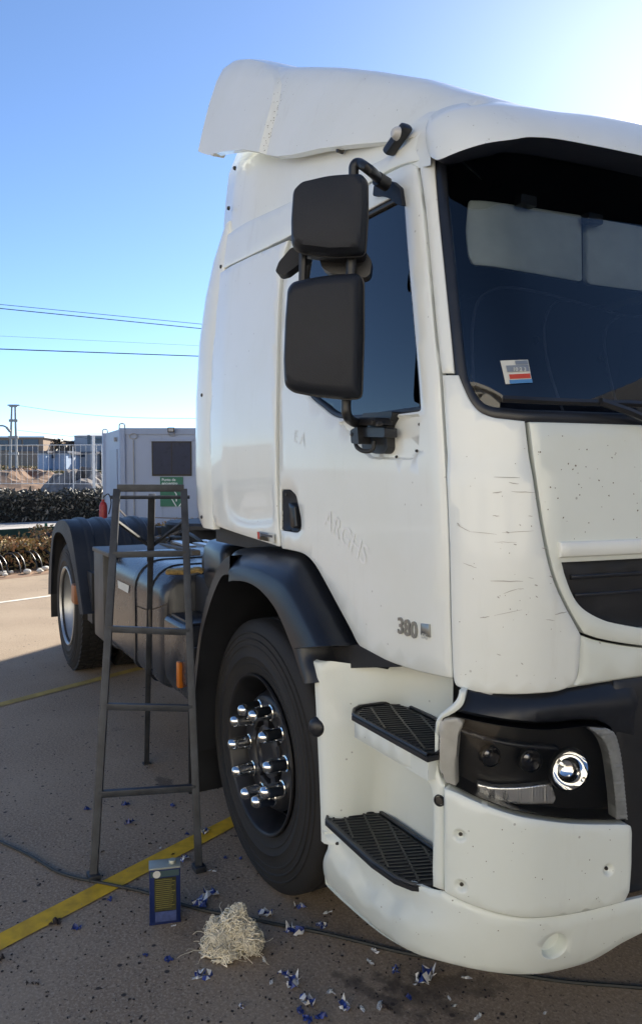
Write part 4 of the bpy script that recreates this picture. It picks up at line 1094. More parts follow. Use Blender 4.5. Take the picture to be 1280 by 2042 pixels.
# ================= chassis and things behind the cab
MB().box((-4.75, -.43, .76), (1.05, -.36, 1.02)).box((-4.75, .36, .76), (1.05, .43, 1.02)).obj('chassis_rails', M['chas'], TR, False)
for x in (-4.6, -3.2, -2.2, -1.2): MB().box((x, -.36, .80), (x + .08, .36, .98)).obj('cross_member', M['chas'], TR, False)
MB().box((-.4, -.35, .55), (.9, .35, 1.05), .05).obj('engine', M['chas'], TR)
# fuel tank: rounded section extruded along the truck
def sect(x, y0, y1, z0, z1, r, n=6, rb=.05):
    o = [V((x, y1, z0))]
    for k in range(n + 1):
        a = math.pi / 2 * k / n; o.append(V((x, y0 + rb - rb * math.sin(a), z0 + rb - rb * math.cos(a))))
    for k in range(n + 1):
        a = math.pi / 2 * k / n; o.append(V((x, y0 + r - r * math.cos(a), z1 - r + r * math.sin(a))))
    o.append(V((x, y1, z1))); return o
xs = [-2.22, -2.20, -1.62, -1.18, -1.12, -1.095]
ins_ = [.02, 0, 0, 0, .006, .03]
tank = loft([sect(x, -1.185 + i_, -.50, .47 + i_ * .5, 1.075 - i_, .155) for x, i_ in zip(xs, ins_)], 'fuel_tank', M['tank'], TR, True, 45, caps=True)
for xx in (-1.66, -1.36):
    loft([sect(xx, -1.192, -.50, .462, 1.082, .16), sect(xx + .045, -1.192, -.50, .462, 1.082, .16)], 'tank_strap', M['blk_sat'], tank, True, 40, caps=True)
MB().lathe([(0, .05), (.045, .05), (.05, .045), (.05, 0), (.056, -.002)], (-1.22, -.86, 1.078), (0, 0, 1), 18).obj('fuel_cap', M['blk'], tank)
q = [at(x, y, 1, -1.189) for x, y in ((235, 1157), (258, 1168), (256, 1183), (236, 1172))]
MB().add(q, [(3, 2, 1, 0)]).obj('white_label', M['sticker'], tank, False)
# battery box behind the tank
MB().box((-2.70, -1.19, .46), (-2.42, -.55, 1.04), .012).obj('battery_box', M['bat'], TR)
MB().box((-2.72, -1.195, 1.035), (-2.24, -.52, 1.065), .008).obj('battery_lid', M['bat'], TR)
MB().box((-2.415, -1.15, .44), (-2.235, -.55, 1.02), .02).obj('air_tank_box', M['chas'], TR)
# entry step box in front of the tank
sb = loft([sect(x, -1.19 + i_, -.75, .44, .86 - i_, .03, rb=.16) for x, i_ in ((-1.085, .03), (-1.06, 0), (-.72, .0), (-.70, .03))], 'side_step_box', M['tank'], TR, True, 40, caps=True)
MB().box((-1.04, -1.16, .855), (-.74, -.80, .872), .004).obj('step_top', M['blk_sat'], sb)
p = at(361, 1345, 1, -1.19); MB().obox(p + V((0, -.006, 0)), (1, 0, 0), (0, 1, 0), (0, 0, 1), (.022, .012, .062), .010).obj('side_reflector', M['orange'], sb)
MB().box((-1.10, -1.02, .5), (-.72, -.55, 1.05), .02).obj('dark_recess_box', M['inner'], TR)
# air filter box behind the cab
rows = []
for z, i_ in ((.88, .05), (.95, .02), (1.05, 0), (1.20, 0), (1.235, .02), (1.245, .05)):
    rows.append([V((x, y, z)) for x, y in fillet([(-.98 + i_, -1.02 + i_), (-.60 - i_, -1.06 + i_), (-.60 - i_, -.62), (-.98 + i_, -.62)], .05)])
loft(rows, 'air_filter_box', M['blk_sat'], TR, True, 60, caps=True)
MB().tube(crv([(-1.02, -.93, 1.02), (-1.05, -.95, 1.10), (-.98, -.96, 1.17)]), .045, 12).obj('intake_hose', M['hose'], TR)
MB().tube(crv([(-.92, -1.0, .72), (-.86, -1.03, .86), (-.80, -1.03, .98)]), .03, 10).obj('drain_hose', M['hose'], TR)
# deck, beams and linkages
MB().box((-2.2, -.50, 1.03), (-1.0, .50, 1.05)).obj('deck_plate', M['chas'], TR, False)
MB().tube([(-2.35, -.42, 1.215), (-.62, -.42, 1.215)], .055, 14).obj('cross_pipe', M['chas'], TR)
def rbar(pa, pb, ya, yb, wx, wy_, nm, m_): MB().bar(at(*pa, 1, ya), at(*pb, 1, yb), wx, wy_).obj(nm, M[m_], TR, False)
rbar((256, 1076), (392, 1106), -.62, -.78, .05, .05, 'dusty_arm', 'rust')
rbar((240, 1018), (300, 1082), -.30, -.50, .016, .016, 'hose_stay', 'rust')
rbar((300, 1086), (360, 1060), -.55, -.50, .02, .02, 'stay_rod', 'rust')
rbar((225, 1082), (268, 1078), -.75, -.70, .03, .03, 'valve_pipe', 'alu_deck')
rbar((262, 1092), (340, 1094), -.62, -.62, .012, .012, 'brake_line', 'alu_deck')
rr_ = random.Random(3)
for k in range(9):
    x0 = 245 + rr_.random() * 130; y0 = 1066 + rr_.random() * 26
    pts = []
    for j in range(5): pts.append(at(x0 + j * rr_.uniform(4, 14), y0 + rr_.uniform(-14, 14), 1, -.62 - .06 * rr_.random()))
    MB().tube(crv(pts, 4), .008 + .004 * rr_.random(), 6).obj('air_line', M['hose' if k % 3 else 'rust'], TR)
for k in range(5):
    p = at(258 + k * 24 + rr_.uniform(-6, 6), 1084 + rr_.uniform(-8, 10), 1, -.66); MB().obox(p, (1, 0, 0), (0, 1, 0), (0, 0, 1), (.05, .05, .035), .01).obj('air_valve', M['chas' if k % 2 else 'rust'], TR)
# aluminium tread plates and catwalk
for a, b in (((392, 1083), (440, 1093)), ((404, 1078), (446, 1086)), ((352, 1080), (384, 1090))):
    pa, pb = at(*a, 2, 1.13), at(*b, 2, 1.13); MB().bar((pa.x, pa.y, 1.13), (pb.x, pb.y, 1.13), .05, .012).obj('catwalk_strip', M['alu_deck'], TR, False)
MB().box((-1.05, -.62, 1.10), (-.62, .6, 1.12)).obj('catwalk', M['chas'], TR, False)
# cab suspension tower and headboard frame
MB().box((-1.12, .05, 1.02), (-.90, .35, 1.30), .02).box((-1.3, .0, 1.30), (-.85, .5, 1.40), .02).obj('rear_tower', M['chas'], TR)
rbar((302, 1032), (362, 1034), .10, .10, .012, .012, 'tower_rod', 'rust')
MB().lathe([(0, .03), (.42, .03), (.44, .01), (.44, -.02), (0, -.04)], (-3.45, 0, 1.14), (0, 0, 1), 28).obj('fifth_wheel_plate', M['chas'], TR)
MB().box((-3.75, -.4, 1.0), (-3.15, .4, 1.12)).obj('fifth_wheel_base', M['chas'], TR, False)
# ---- rear mudguard with ribs running over the arch
olip = [(97, 1185), (98, 1136), (102, 1090), (105, 1064), (109, 1050), (115, 1041), (124, 1037.5), (132, 1041), (140, 1055), (145, 1078), (150, 1110), (155, 1145), (160, 1180), (166, 1225)]
ilip = [(102, 1185), (103, 1136), (105, 1100), (107, 1076), (111, 1064), (117, 1061), (124, 1065), (130, 1075), (137, 1095), (142, 1115), (146, 1132), (150, 1155), (154, 1184), (160, 1225)]
rows = []
OC = [at(x, y, 1, -1.235) for x, y in cr(olip, 3)]; IC = [at(x, y, 1, -1.245) for x, y in cr(ilip, 3)]
ctr = V((-3.68, 0, .5))
ystn = [(-1.235, 0), (-1.225, .006), (-1.14, .006), (-1.125, .020), (-1.085, .020), (-1.07, .006), (-1.0, .006), (-.985, .020), (-.945, .020), (-.93, .006), (-.86, .006), (-.845, .020), (-.805, .020), (-.79, .006), (-.72, .006), (-.705, .02), (-.665, .02), (-.65, .006), (-.58, .006), (-.575, -.03)]
for o_, i_ in zip(OC, IC):
    d = V((o_.x - ctr.x, 0, o_.z - ctr.z)).normalized()
    rows.append([V((i_.x, -1.22, i_.z)), i_] + [V((o_.x + d.x * e, y, o_.z + d.z * e)) for y, e in ystn])
loft(rows, 'rear_mudguard', M['grey'], TR, ang=35, mirror=True)
ins2 = [[V((i_.x, -1.235, i_.z)), V((i_.x, -.58, i_.z))] for i_ in IC]
loft(ins2, 'rear_arch_inside', M['inner'], TR, mirror=True)
MB().box((-4.50, -1.20, .28), (-4.485, -.62, .62), .004).obj('mud_flap', M['blk'], TR, mirror=True)
q = at(153, 1184, 1, -1.20); MB().obox(q, (1, 0, 0), (0, 1, 0), (0, 0, 1), (.06, .03, .075), .02).obj('side_marker_lamp', M['orange_d'], TR)
MB().bar((-2.95, -1.12, .50), (-2.95, -1.12, .86), .10, .16).obj('mudguard_stay', M['chas'], TR, False)
MB().box((-4.75, -1.1, .95), (-4.6, 1.1, 1.05), .01).obj('rear_cross_bar', M['chas'], TR)

# ---- grime specks and chips on the paint, laid on the surfaces they sit on
from mathutils.bvhtree import BVHTree
def specks(name, target, pts, parent):
    me = target.data; bv = BVHTree.FromPolygons([v.co.copy() for v in me.vertices], [tuple(q.vertices) for q in me.polygons])
    b = MB(); rn_ = random.Random(len(pts))
    for x, y, s in pts:
        h = bv.ray_cast(CAM, ray(x, y).normalized())
        if h[0] is None: continue
        n_ = h[1] if h[1].dot(CAM - h[0]) > 0 else -h[1]; e1 = n_.orthogonal().normalized(); e2 = n_.cross(e1); k = 6; r_ = s * .0008
        v = [h[0] + n_ * .0012 + (e1 * math.cos(6.283 * j / k) * rn_.uniform(.5, 1.3) + e2 * math.sin(6.283 * j / k) * rn_.uniform(.5, 1.3)) * r_ for j in range(k)]
        b.add(v, [tuple(range(k))])
    if b.v: b.obj(name, M['speck'], parent, False)['kind'] = 'stuff'
rn_ = random.Random(12); pts = []
for k in range(70):
    t = rn_.random() ** .7; x = 578 + (533 - 578) * t - abs(rn_.gauss(0, 9)); y = 150 + 152 * t; pts.append((x, y, rn_.uniform(1, 3.2)))
for k in range(25): pts.append((rn_.uniform(430, 1000), rn_.uniform(150, 300), rn_.uniform(1, 2.5)))
specks('grime_specks', fair, pts, fair)
pts = [(rn_.uniform(1070, 1278), rn_.uniform(850, 1075), rn_.uniform(1, 3)) for k in range(45)]
specks('stone_chips', bon, pts, bon)
pts = [(rn_.uniform(890, 1250), rn_.uniform(1650, 1815), rn_.uniform(.8, 2.2)) for k in range(30)]
specks('stone_chips', bcp, pts, bcp)
pts = [(rn_.uniform(660, 1278), rn_.uniform(1760, 1940), rn_.uniform(.8, 2.4)) for k in range(40)]
specks('stone_chips', val, pts, val)
pts = [(rn_.uniform(860, 1278), rn_.uniform(205, 310), rn_.uniform(.8, 2.2)) for k in range(30)] + [(830 + rn_.gauss(0, 10), 300 + rn_.gauss(0, 12), 2.5) for k in range(14)]
specks('grime_specks', vo, pts, vo)
pts = [(rn_.uniform(905, 1130), rn_.uniform(880, 1370), rn_.uniform(.8, 2.0)) for k in range(40)]
specks('stone_chips', corner, pts, corner)
# ================================================================== THE SETTING
def ground_mat():
    m, nt, b = new_mat('yard_concrete'); g = N(nt, 'ShaderNodeNewGeometry'); P = g.outputs['Position']
    n1 = N(nt, 'ShaderNodeTexNoise', Scale=.9, Detail=7.0, Roughness=.62); nt.links.new(P, n1.inputs['Vector'])
    c = mixc(nt, thresh(nt, n1.outputs[0], .32, .70), (.235, .172, .116), (.315, .242, .170))
    n2 = N(nt, 'ShaderNodeTexNoise', Scale=95.0, Detail=4.0, Roughness=.75); nt.links.new(P, n2.inputs['Vector'])
    c = mixc(nt, thresh(nt, n2.outputs[0], .45, .68), c, (.42, .335, .25))
    n3 = N(nt, 'ShaderNodeTexNoise', Scale=62.0, Detail=5.0, Roughness=.78); nt.links.new(P, n3.inputs['Vector'])
    c = mixc(nt, thresh(nt, n3.outputs[0], .56, .66), c, (.065, .052, .042))
    v = N(nt, 'ShaderNodeTexVoronoi', Scale=15.0); nt.links.new(P, v.inputs['Vector'])
    sp = nt.nodes.new('ShaderNodeSeparateColor'); nt.links.new(v.outputs['Color'], sp.inputs[0])
    mu = nt.nodes.new('ShaderNodeMath'); mu.operation = 'MULTIPLY'
    nt.links.new(thresh(nt, v.outputs['Distance'], .16, .09), mu.inputs[0]); nt.links.new(thresh(nt, sp.outputs[1], .55, .62), mu.inputs[1])
    c = mixc(nt, mu.outputs[0], c, (.045, .035, .032))
    # oily stain patches
    n4 = N(nt, 'ShaderNodeTexNoise', Scale=2.6, Detail=5.0, Roughness=.6); nt.links.new(P, n4.inputs['Vector'])
    f = nt.nodes.new('ShaderNodeMath'); f.operation = 'MULTIPLY'; f.inputs[1].default_value = .45; nt.links.new(thresh(nt, n4.outputs[0], .60, .74), f.inputs[0])
    c = mixc(nt, f.outputs[0], c, (.10, .085, .075))
    # dark drip stains beside the bumper and by the wheel
    for (x_, y_), sx, sy, rot in (((820, 1985), .20, .055, 25), ((745, 1985), .22, .03, 20), ((880, 1965), .25, .07, 60), ((330, 1560), .10, .05, 0)):
        o_ = gnd(x_, y_); mp = N(nt, 'ShaderNodeMapping', _vector_type='TEXTURE'); mp.inputs['Location'].default_value = o_; mp.inputs['Rotation'].default_value = (0, 0, R_(rot)); mp.inputs['Scale'].default_value = (sx, sy, 1); nt.links.new(P, mp.inputs['Vector'])
        ln = nt.nodes.new('ShaderNodeVectorMath'); ln.operation = 'LENGTH'; nt.links.new(mp.outputs[0], ln.inputs[0])
        nz = N(nt, 'ShaderNodeTexNoise', Scale=22.0, Detail=5.0); nt.links.new(P, nz.inputs['Vector'])
        ad = nt.nodes.new('ShaderNodeMath'); ad.operation = 'MULTIPLY_ADD'; ad.inputs[1].default_value = 2.2; ad.inputs[2].default_value = -1.1; nt.links.new(nz.outputs[0], ad.inputs[0])
        sm_ = nt.nodes.new('ShaderNodeMath'); nt.links.new(ad.outputs[0], sm_.inputs[0]); nt.links.new(ln.outputs['Value'], sm_.inputs[1])
        ff = nt.nodes.new('ShaderNodeMath'); ff.operation = 'MULTIPLY'; ff.inputs[1].default_value = .62; nt.links.new(thresh(nt, sm_.outputs[0], 1.05, .35), ff.inputs[0])
        c = mixc(nt, ff.outputs[0], c, (.06, .045, .035))
    nt.links.new(c, b.inputs['Base Color']); b.inputs['Roughness'].default_value = .88
    bp = N(nt, 'ShaderNodeBump', Strength=.5, Distance=.004); nt.links.new(n3.outputs[0], bp.inputs['Height']); nt.links.new(bp.outputs[0], b.inputs['Normal'])
    return m
M['yard'] = ground_mat()
M['dirt'] = simple('dry_dirt', (.20, .165, .115), .95, vary=.35, scale=.35, bump=.3, bscale=4)
M['dirt2'] = simple('rust_brown_soil', (.22, .13, .08), .95, vary=.35, scale=2, bump=.3, bscale=30)
M['road'] = simple('pale_concrete_path', (.42, .40, .38), .9, vary=.15, scale=3)
M['wline'] = simple('worn_white_line', (.62, .60, .54), .8, vary=.2, scale=8)
M['yel_old'] = simple('dusty_yellow_line', (.38, .27, .07), .85, vary=.25, scale=9)
def grid_sheet(name, xs, ys, zf, mat, kind='structure'):
    vs_ = [V((x, y, zf(x, y))) for x in xs for y in ys]; n = len(ys)
    fs = [(i * n + j, (i + 1) * n + j, (i + 1) * n + j + 1, i * n + j + 1) for i in range(len(xs) - 1) for j in range(n - 1)]
    return tag(mk(name, vs_, fs, mat, None), kind=kind)
s1 = V((-.41, .912, 0)); s2 = V((.912, .41, 0))       # site axes: painted lines run along s1
def site(a, b, z=0.0): return s1 * a + s2 * b + V((0, 0, z))
def terr(x, y):
    b = V((x, y, 0)).dot(s2)          # distance along the depth of the site
    d = -b - 24.0
    z = -.03
    if d > 0: z += .034 * min(d, 95) * min(1, d / 12) + .25 * math.sin(x * .11) * math.sin(y * .13) * min(1, d / 30)
    return z
rg = [-900, -600, -400, -300, -220, -170] + [-140 + 5 * k for k in range(23)] + [-26, -24, -22, -15, 0, 20, 60, 150, 400, 900]
rgy = [-900, -500, -300, -200, -140] + [-100 + 6 * k for k in range(34)] + [140, 200, 300, 500, 900]
grid_sheet('terrain', rg, rgy, terr, M['dirt'])
# yard pavement: one slab sheet, its far edge runs along the site axis
e0 = gnd(40, 1152); b_e = e0.dot(s2)
q = [site(-60, b_e), site(60, b_e), site(60, 60), site(-60, 60)]
tag(mk('yard_pavement', q, [(0, 3, 2, 1)], M['yard'], None, False), kind='structure')
def strip(name, pa, pb, w_, mat, z=.004, ext0=0, ext1=0):
    a, b = V(pa), V(pb); d = (b - a).normalized(); a = a - d * ext0; b = b + d * ext1; n = V((-d.y, d.x, 0)) * w_ / 2
    k = 24; vs_ = []; rn = random.Random(int(w_ * 1e4) + int(a.x * 100))
    for i in range(k + 1):
        p = a + (b - a) * i / k
        for s in (-1, 1): vs_.append(p + n * s * (1 + rn.uniform(-.06, .06)) + V((0, 0, z - p.z)))
    return mk(name, vs_, [(2 * i, 2 * i + 2, 2 * i + 3, 2 * i + 1) for i in range(k)], mat, None, False)
tag(strip('yellow_line', gnd(0, 1880), gnd(474, 1634), .088, M['yel'], .004, 2.5, 2.5), 'bright yellow painted bay line passing under the front wheel', 'painted line')
tag(strip('yellow_line', gnd(0, 1406), gnd(250, 1341), .085, M['yel_old'], .004, 2.5, 2.5), 'dull yellow painted line passing under the fuel tank', 'painted line')
tag(strip('white_line', gnd(0, 1202), gnd(105, 1188), .09, M['wline'], .004, 4, 4), 'thin white painted line on sunlit concrete behind the truck', 'painted line')
# concrete path and soil bed beyond the yard edge
tag(mk('soil_bed', [site(-60, b_e, .002), site(60, b_e, .002), site(60, b_e - 3.2, .002), site(-60, b_e - 3.2, .002)], [(0, 1, 2, 3)], M['dirt2'], None, False), kind='structure')
pb0 = gnd(0, 1064).dot(s2); pb1 = gnd(0, 1043).dot(s2)
tag(mk('concrete_path', [site(-60, pb0, .006), site(60, pb0, .006), site(60, pb1, .006), site(-60, pb1, .006)], [(0, 1, 2, 3)], M['road'], None, False), kind='structure')

# the long shed that shades the yard (stands beyond the truck, on the sun side)
M['shed'] = simple('shed_sheet_metal', (.55, .53, .49), .6, vary=.1)
hS = 5.9; LS = hS / math.tan(SUN_EL)
pA = gnd(0, 1318) + V((sun_h.x, sun_h.y, 0)) * LS; pB = gnd(118, 1297) + V((sun_h.x, sun_h.y, 0)) * LS
dE = (pB - pA).normalized(); dN = V((dE.y, -dE.x, 0))       # along the eave, and towards the front
if dN.x < 0: dN = -dN
sh_ = V((sun_h.x, sun_h.y, 0)); q0_ = gnd(0, 1318)
c0 = q0_ + sh_ * ((6.4 - q0_.y) / sh_.y); c1 = c0 + V((-.3, .95, 0)) * 16; dE = V((-.3, .95, 0)).normalized(); dN = V((1, -.05, 0)).normalized(); c2 = c1 + dN * 40; c3 = c0 + dN * 40
shed = empty('storage_shed', (c0 + c2) / 2 * 1.0, 'long plain sheet-metal shed standing beyond the far side of the truck', 'shed')
shed.location.z = 0
wv = [V((p.x, p.y, z)) for z in (-.05, hS - .25) for p in (c0, c1, c2, c3)]
mk('wall', wv, [(0, 1, 5, 4), (1, 2, 6, 5), (2, 3, 7, 6), (3, 0, 4, 7)], M['shed'], shed, False)
wv = [V((p.x, p.y, z)) for z in (hS - .24, hS) for p in (c0, c1, c2, c3)]
mk('roof', wv, [(3, 2, 1, 0), (4, 5, 6, 7), (0, 1, 5, 4), (1, 2, 6, 5), (2, 3, 7, 6), (3, 0, 4, 7)], M['shed'], shed, False)
for k in range(3):
    p = c0 + dN * (6 + 11 * k); n_ = dE * -1
    MB().obox(p + n_ * .02 + V((0, 0, 2.2)), dN, n_, V((0, 0, 1)), (2.0, .03, 2.2)).obj('roller_door', M['bat'], shed, False)

# added unseen warehouse; its pale sunlit wall bounces light onto the truck
M['ware'] = simple('bounce_cladding', (.66, .635, .57), .7, vary=.06)
wn = V((-.72, .69, 0)).normalized(); wt = V((wn.y, -wn.x, 0)); wc = V((13, -13, 0))
wh2 = empty('bounce_warehouse', wc - wn * 6, 'cream clad warehouse facing the truck from across the yard', 'building')
MB().obox(wc - wn * 6 + V((0, 0, 4.7)), wt, wn, V((0, 0, 1)), (24, 6, 4.75)).obj('wall', M['ware'], wh2, False)
MB().obox(wc - wn * 6 + V((0, 0, 9.6)), wt, wn, V((0, 0, 1)), (24.4, 6.4, .15)).obj('roof', M['shed'], wh2, False)
for k in range(4): MB().obox(wc + wt * (-15 + 10 * k) + wn * .03 + V((0, 0, 2.1)), wt, wn, V((0, 0, 1)), (1.9, .04, 2.1)).obj('roller_door', M['road'], wh2, False)

# ================= trestle ladder
def lad():
    g0, g1, g2 = gnd(187, 1752), gnd(397, 1735), gnd(293, 1523)
    mid = (g0 + g1) / 2; ax = (g1 - g0).normalized(); back = g2 - mid; back.z = 0
    tm = mid + back * .36
    nrm = V((back.x, back.y, 0)).normalized()
    T = empty('trestle_ladder', mid, 'tall grey steel trestle ladder with three legs, standing beside the front wheel', 'ladder')
    def onp(x, y, o): return on_plane(x, y, o, nrm)
    t0, t1 = onp(234, 976, tm), onp(367, 976, tm)
    z_ = (t0.z + t1.z) / 2
    MB().bar(g0, t0, .030, .030, ax, .003).obj('leg', M['steel'], T)
    MB().bar(g1, t1, .030, .030, ax, .003).obj('leg', M['steel'], T)
    for g in (g0, g1): MB().box((g.x - .028, g.y - .022, 0), (g.x + .028, g.y + .022, .022), .004).obj('foot', M['steel'], T)
    MB().bar(t0 + V((0, 0, .006)), t1 + V((0, 0, .006)), .032, .032, (0, 0, 1), .003).obj('top_bar', M['steel'], T)
    for (ya, yb) in ((1110, 1110), (1265, 1263), (1419, 1416), (1590, 1583)):
        def onleg(g, t, y):
            for k in range(60):
                p = g + (t - g) * (k / 60)
                d = p - CAM; yy = 1021 - FPX * d.dot(cUp) / d.dot(cFp)
                if yy <= y: return p
            return t
        a, b = onleg(g0, t0, ya), onleg(g1, t1, yb)
        MB().bar(a - nrm * .004, b - nrm * .004, .022, .026, (0, 0, 1), .002).obj('rung', M['steel'], T)
    tmid = (t0 + t1) / 2 + ax * .004
    bt = V((tmid.x, tmid.y, tmid.z - .03)) + nrm * .03
    k1 = bt + (g2 - bt) * .20
    MB().bar(bt, k1, .052, .030, ax, .003).obj('rear_leg_sleeve', M['steel'], T)
    MB().bar(bt + (g2 - bt) * .15, g2, .026, .026, ax, .003).obj('rear_leg', M['steel'], T)
    MB().box((g2.x - .02, g2.y - .02, 0), (g2.x + .02, g2.y + .02, .006)).obj('foot', M['steel'], T, False)
    MB().tube([t0 - ax * .03 + V((0, 0, -.034)), t1 + ax * .025 + V((0, 0, -.034))], .008, 8).obj('hinge_rod', M['steel'], T)
    for t_ in (t0, t1):
        a = t_ + V((0, 0, -.14)); MB().bar(a, k1 + (bt - k1) * .2, .012, .012, ax).obj('brace', M['steel'], T, False)
    r0 = t0 + (g0 - t0) * .42; r1 = bt + (g2 - bt) * .36
    # chain stop with spring link
    MB().tube(crv([r1 + ax * -.06, r1 + V((0, 0, -.02)), r1 + ax * .08 + V((0, 0, .006))]), .004, 6).obj('chain', M['rust'], T)
    MB().tube(crv([r1, r1 + V((0, 0, -.05)), r1 + V((.004, 0, -.10))]), .007, 6).obj('latch', M['rust'], T)
lad()

# ================= paint can
def can():
    a, b = gnd(299, 1846), gnd(361, 1838); ax = (b - a).normalized(); wdt = (b - a).length; dp = V((-ax.y, ax.x, 0)) * .06
    if dp.dot(CAM - a) > 0: dp = -dp
    nf = -dp.normalized(); o = (a + b) / 2; h = .196; up_ = V((0, 0, 1))
    c = empty('thinner_can', o + dp / 2, 'rectangular blue tin can with dark olive label standing on the concrete', 'can')
    M['can'] = simple('blue_tin', (.012, .026, .115), .32, .3, vary=.25); M['can_l'] = simple('olive_label', (.035, .036, .012), .5, vary=.5, scale=60); M['can_p'] = simple('pale_blue_label', (.05, .075, .20), .5, vary=.3, scale=50); M['can_t'] = simple('tin_rim', (.40, .42, .36), .4, .6); M['can_g'] = simple('teal_band', (.04, .075, .085), .5)
    M['can_txt'] = simple('faded_label_text', (.17, .15, .04), .6)
    MB().obox(o + dp / 2 + up_ * (h / 2), ax, dp.normalized(), up_, (wdt / 2, .03, h / 2), .004).obj('body', M['can'], c)
    MB().obox(o + dp / 2 + up_ * (h + .001), ax, dp.normalized(), up_, (wdt / 2 + .001, .031, .003), .001).obj('top_rim', M['can_t'], c)
    MB().obox(o + dp / 2 + up_ * .003, ax, dp.normalized(), up_, (wdt / 2 + .001, .031, .003), .001).obj('bottom_rim', M['can'], c)
    MB().lathe([(0, .012), (.012, .012), (.013, .010), (.013, 0)], o + dp * .5 + ax * (wdt * .25) + up_ * (h + .003), (0, 0, 1), 14).obj('cap', M['can_t'], c)
    def lab(n, u0, u1, z0, z1, m_, d=.0012):
        return MB().obox(o + nf * d + ax * ((u0 + u1) / 2 * wdt) + up_ * ((z0 + z1) / 2 * h), ax, nf, up_, ((u1 - u0) / 2 * wdt, .0006, (z1 - z0) / 2 * h)).obj(n, M[m_], c, False)
    lab('label', -.34, .36, .24, .84, 'can_l'); lab('label_foot', -.32, .36, .05, .23, 'can_p'); lab('label_head', -.46, .46, .86, .97, 'can_g')
    rn = random.Random(8)
    for k in range(15):
        z = .80 - k * .036; e = rn.uniform(.2, .33); lab('label_line', -.30, e, z, z + .012, 'can_txt', .002)
    MB().lathe([(0, .0025), (.013, .0025)], o + ax * (-.26 * wdt) + up_ * (.915 * h), nf, 20, xdir=ax).obj('oval_mark', M['sticker'], c, False)
can()

# ================= tangle of polishing cotton
def wool():
    M['wool'] = simple('raw_cotton_waste', (.74, .68, .54), .95, vary=.25, scale=30, spec=.1)
    rn = random.Random(21); c = gnd(455, 1900); lr = V((cR.x, cR.y, 0)); fw = V((cF.x, cF.y, 0))
    mb = MB()
    S_ = .80
    blobs = [(-.02, .05, .0, .085), (.05, .07, .02, .07), (.09, .045, .0, .055), (-.055, .035, -.01, .05), (.02, .115, .02, .055), (.0, .02, -.03, .06), (.04, .155, .03, .03), (-.05, .095, .02, .04), (.075, .09, .02, .04)]
    blobs = [tuple(v * S_ for v in q) for q in blobs]
    for k in range(1100):
        bx_, bz_, by_, br = blobs[rn.randrange(len(blobs))]
        ctr_ = c + lr * bx_ + fw * by_ + V((0, 0, bz_))
        # curly strand: arc of a random circle with wobble
        th = rn.uniform(0, 6.28); ph = math.acos(rn.uniform(-1, 1)); n_ = V((math.sin(ph) * math.cos(th), math.sin(ph) * math.sin(th), math.cos(ph)))
        e1 = n_.orthogonal().normalized(); e2 = n_.cross(e1); rr0 = br * rn.uniform(.4, 1.0); cc = ctr_ + n_ * br * rn.uniform(-.35, .35)
        a0 = rn.uniform(0, 6.28); tot = rn.uniform(2, 5.5); pts = []
        w1 = rn.uniform(3, 9); wa = rn.uniform(.10, .32)
        for j in range(11):
            a = a0 + tot * j / 10; r0 = rr0 * (1 + wa * math.sin(w1 * a)); p = cc + (e1 * math.cos(a) + e2 * math.sin(a)) * r0 + n_ * rr0 * wa * math.cos(w1 * a * 1.3)
            if p.z < .004: p.z = .004 + rn.random() * .008
            pts.append(p)
        mb.tube(pts, rn.choice((.0008, .0012, .002, .003)), 4, False)
    for k in range(24):   # loose ends
        p = c + lr * rn.uniform(-.11, .11) + fw * rn.uniform(-.05, .05) + V((0, 0, rn.uniform(.005, .11) * (1 if rn.random() < .5 else .2))); d = (p - c + V((0, 0, -.03))).normalized()
        pts = [c + (p - c) * .5, p]
        for j in range(4):
            d = (d + V((rn.uniform(-.7, .7), rn.uniform(-.7, .7), rn.uniform(-.7, .5)))).normalized(); q = pts[-1] + d * .014
            q.z = max(q.z, .003); pts.append(q)
        mb.tube(pts, rn.uniform(.0006, .0014), 3, False)
    for bx_, bz_, by_, br in blobs:
        v, f = [], []
        me = bmesh.new(); bmesh.ops.create_icosphere(me, subdivisions=3, radius=br * .66)
        for q in me.verts:
            q.co *= 1 + .30 * math.sin(q.co.x * 190 + q.co.z * 120) * math.sin(q.co.y * 170 - q.co.z * 90) + rn.uniform(-.16, .16); q.co += c + lr * bx_ + fw * by_ + V((0, 0, bz_)); q.co.z = max(q.co.z, .003)
        me.verts.index_update(); mb.add([q.co.copy() for q in me.verts], [tuple(x.index for x in f_.verts) for f_ in me.faces]); me.free()
    tag(mb.obj('cotton_waste', M['wool'], None, ang=180), 'tangled clump of cream cotton polishing waste lying on the concrete', 'rag')
wool()

# ================= cable on the ground
cb = crv([gnd(x, y, .007) for x, y in [(-900, 1560), (-400, 1590), (-120, 1640), (-40, 1662), (0, 1678), (60, 1706), (110, 1736), (150, 1750), (185, 1757), (240, 1768), (292, 1780), (365, 1804), (420, 1818), (500, 1832), (560, 1845), (640, 1860), (720, 1879), (800, 1899), (900, 1918), (1000, 1938), (1130, 1958), (1280, 1970), (1420, 1985), (1700, 1960)]], 5)
M['cable'] = simple('black_cable', (.02, .022, .02), .6)
tag(MB().tube(cb, .0055, 6).obj('power_cable', M['cable']), 'thin black power cable snaking over the concrete and under the bumper', 'cable')

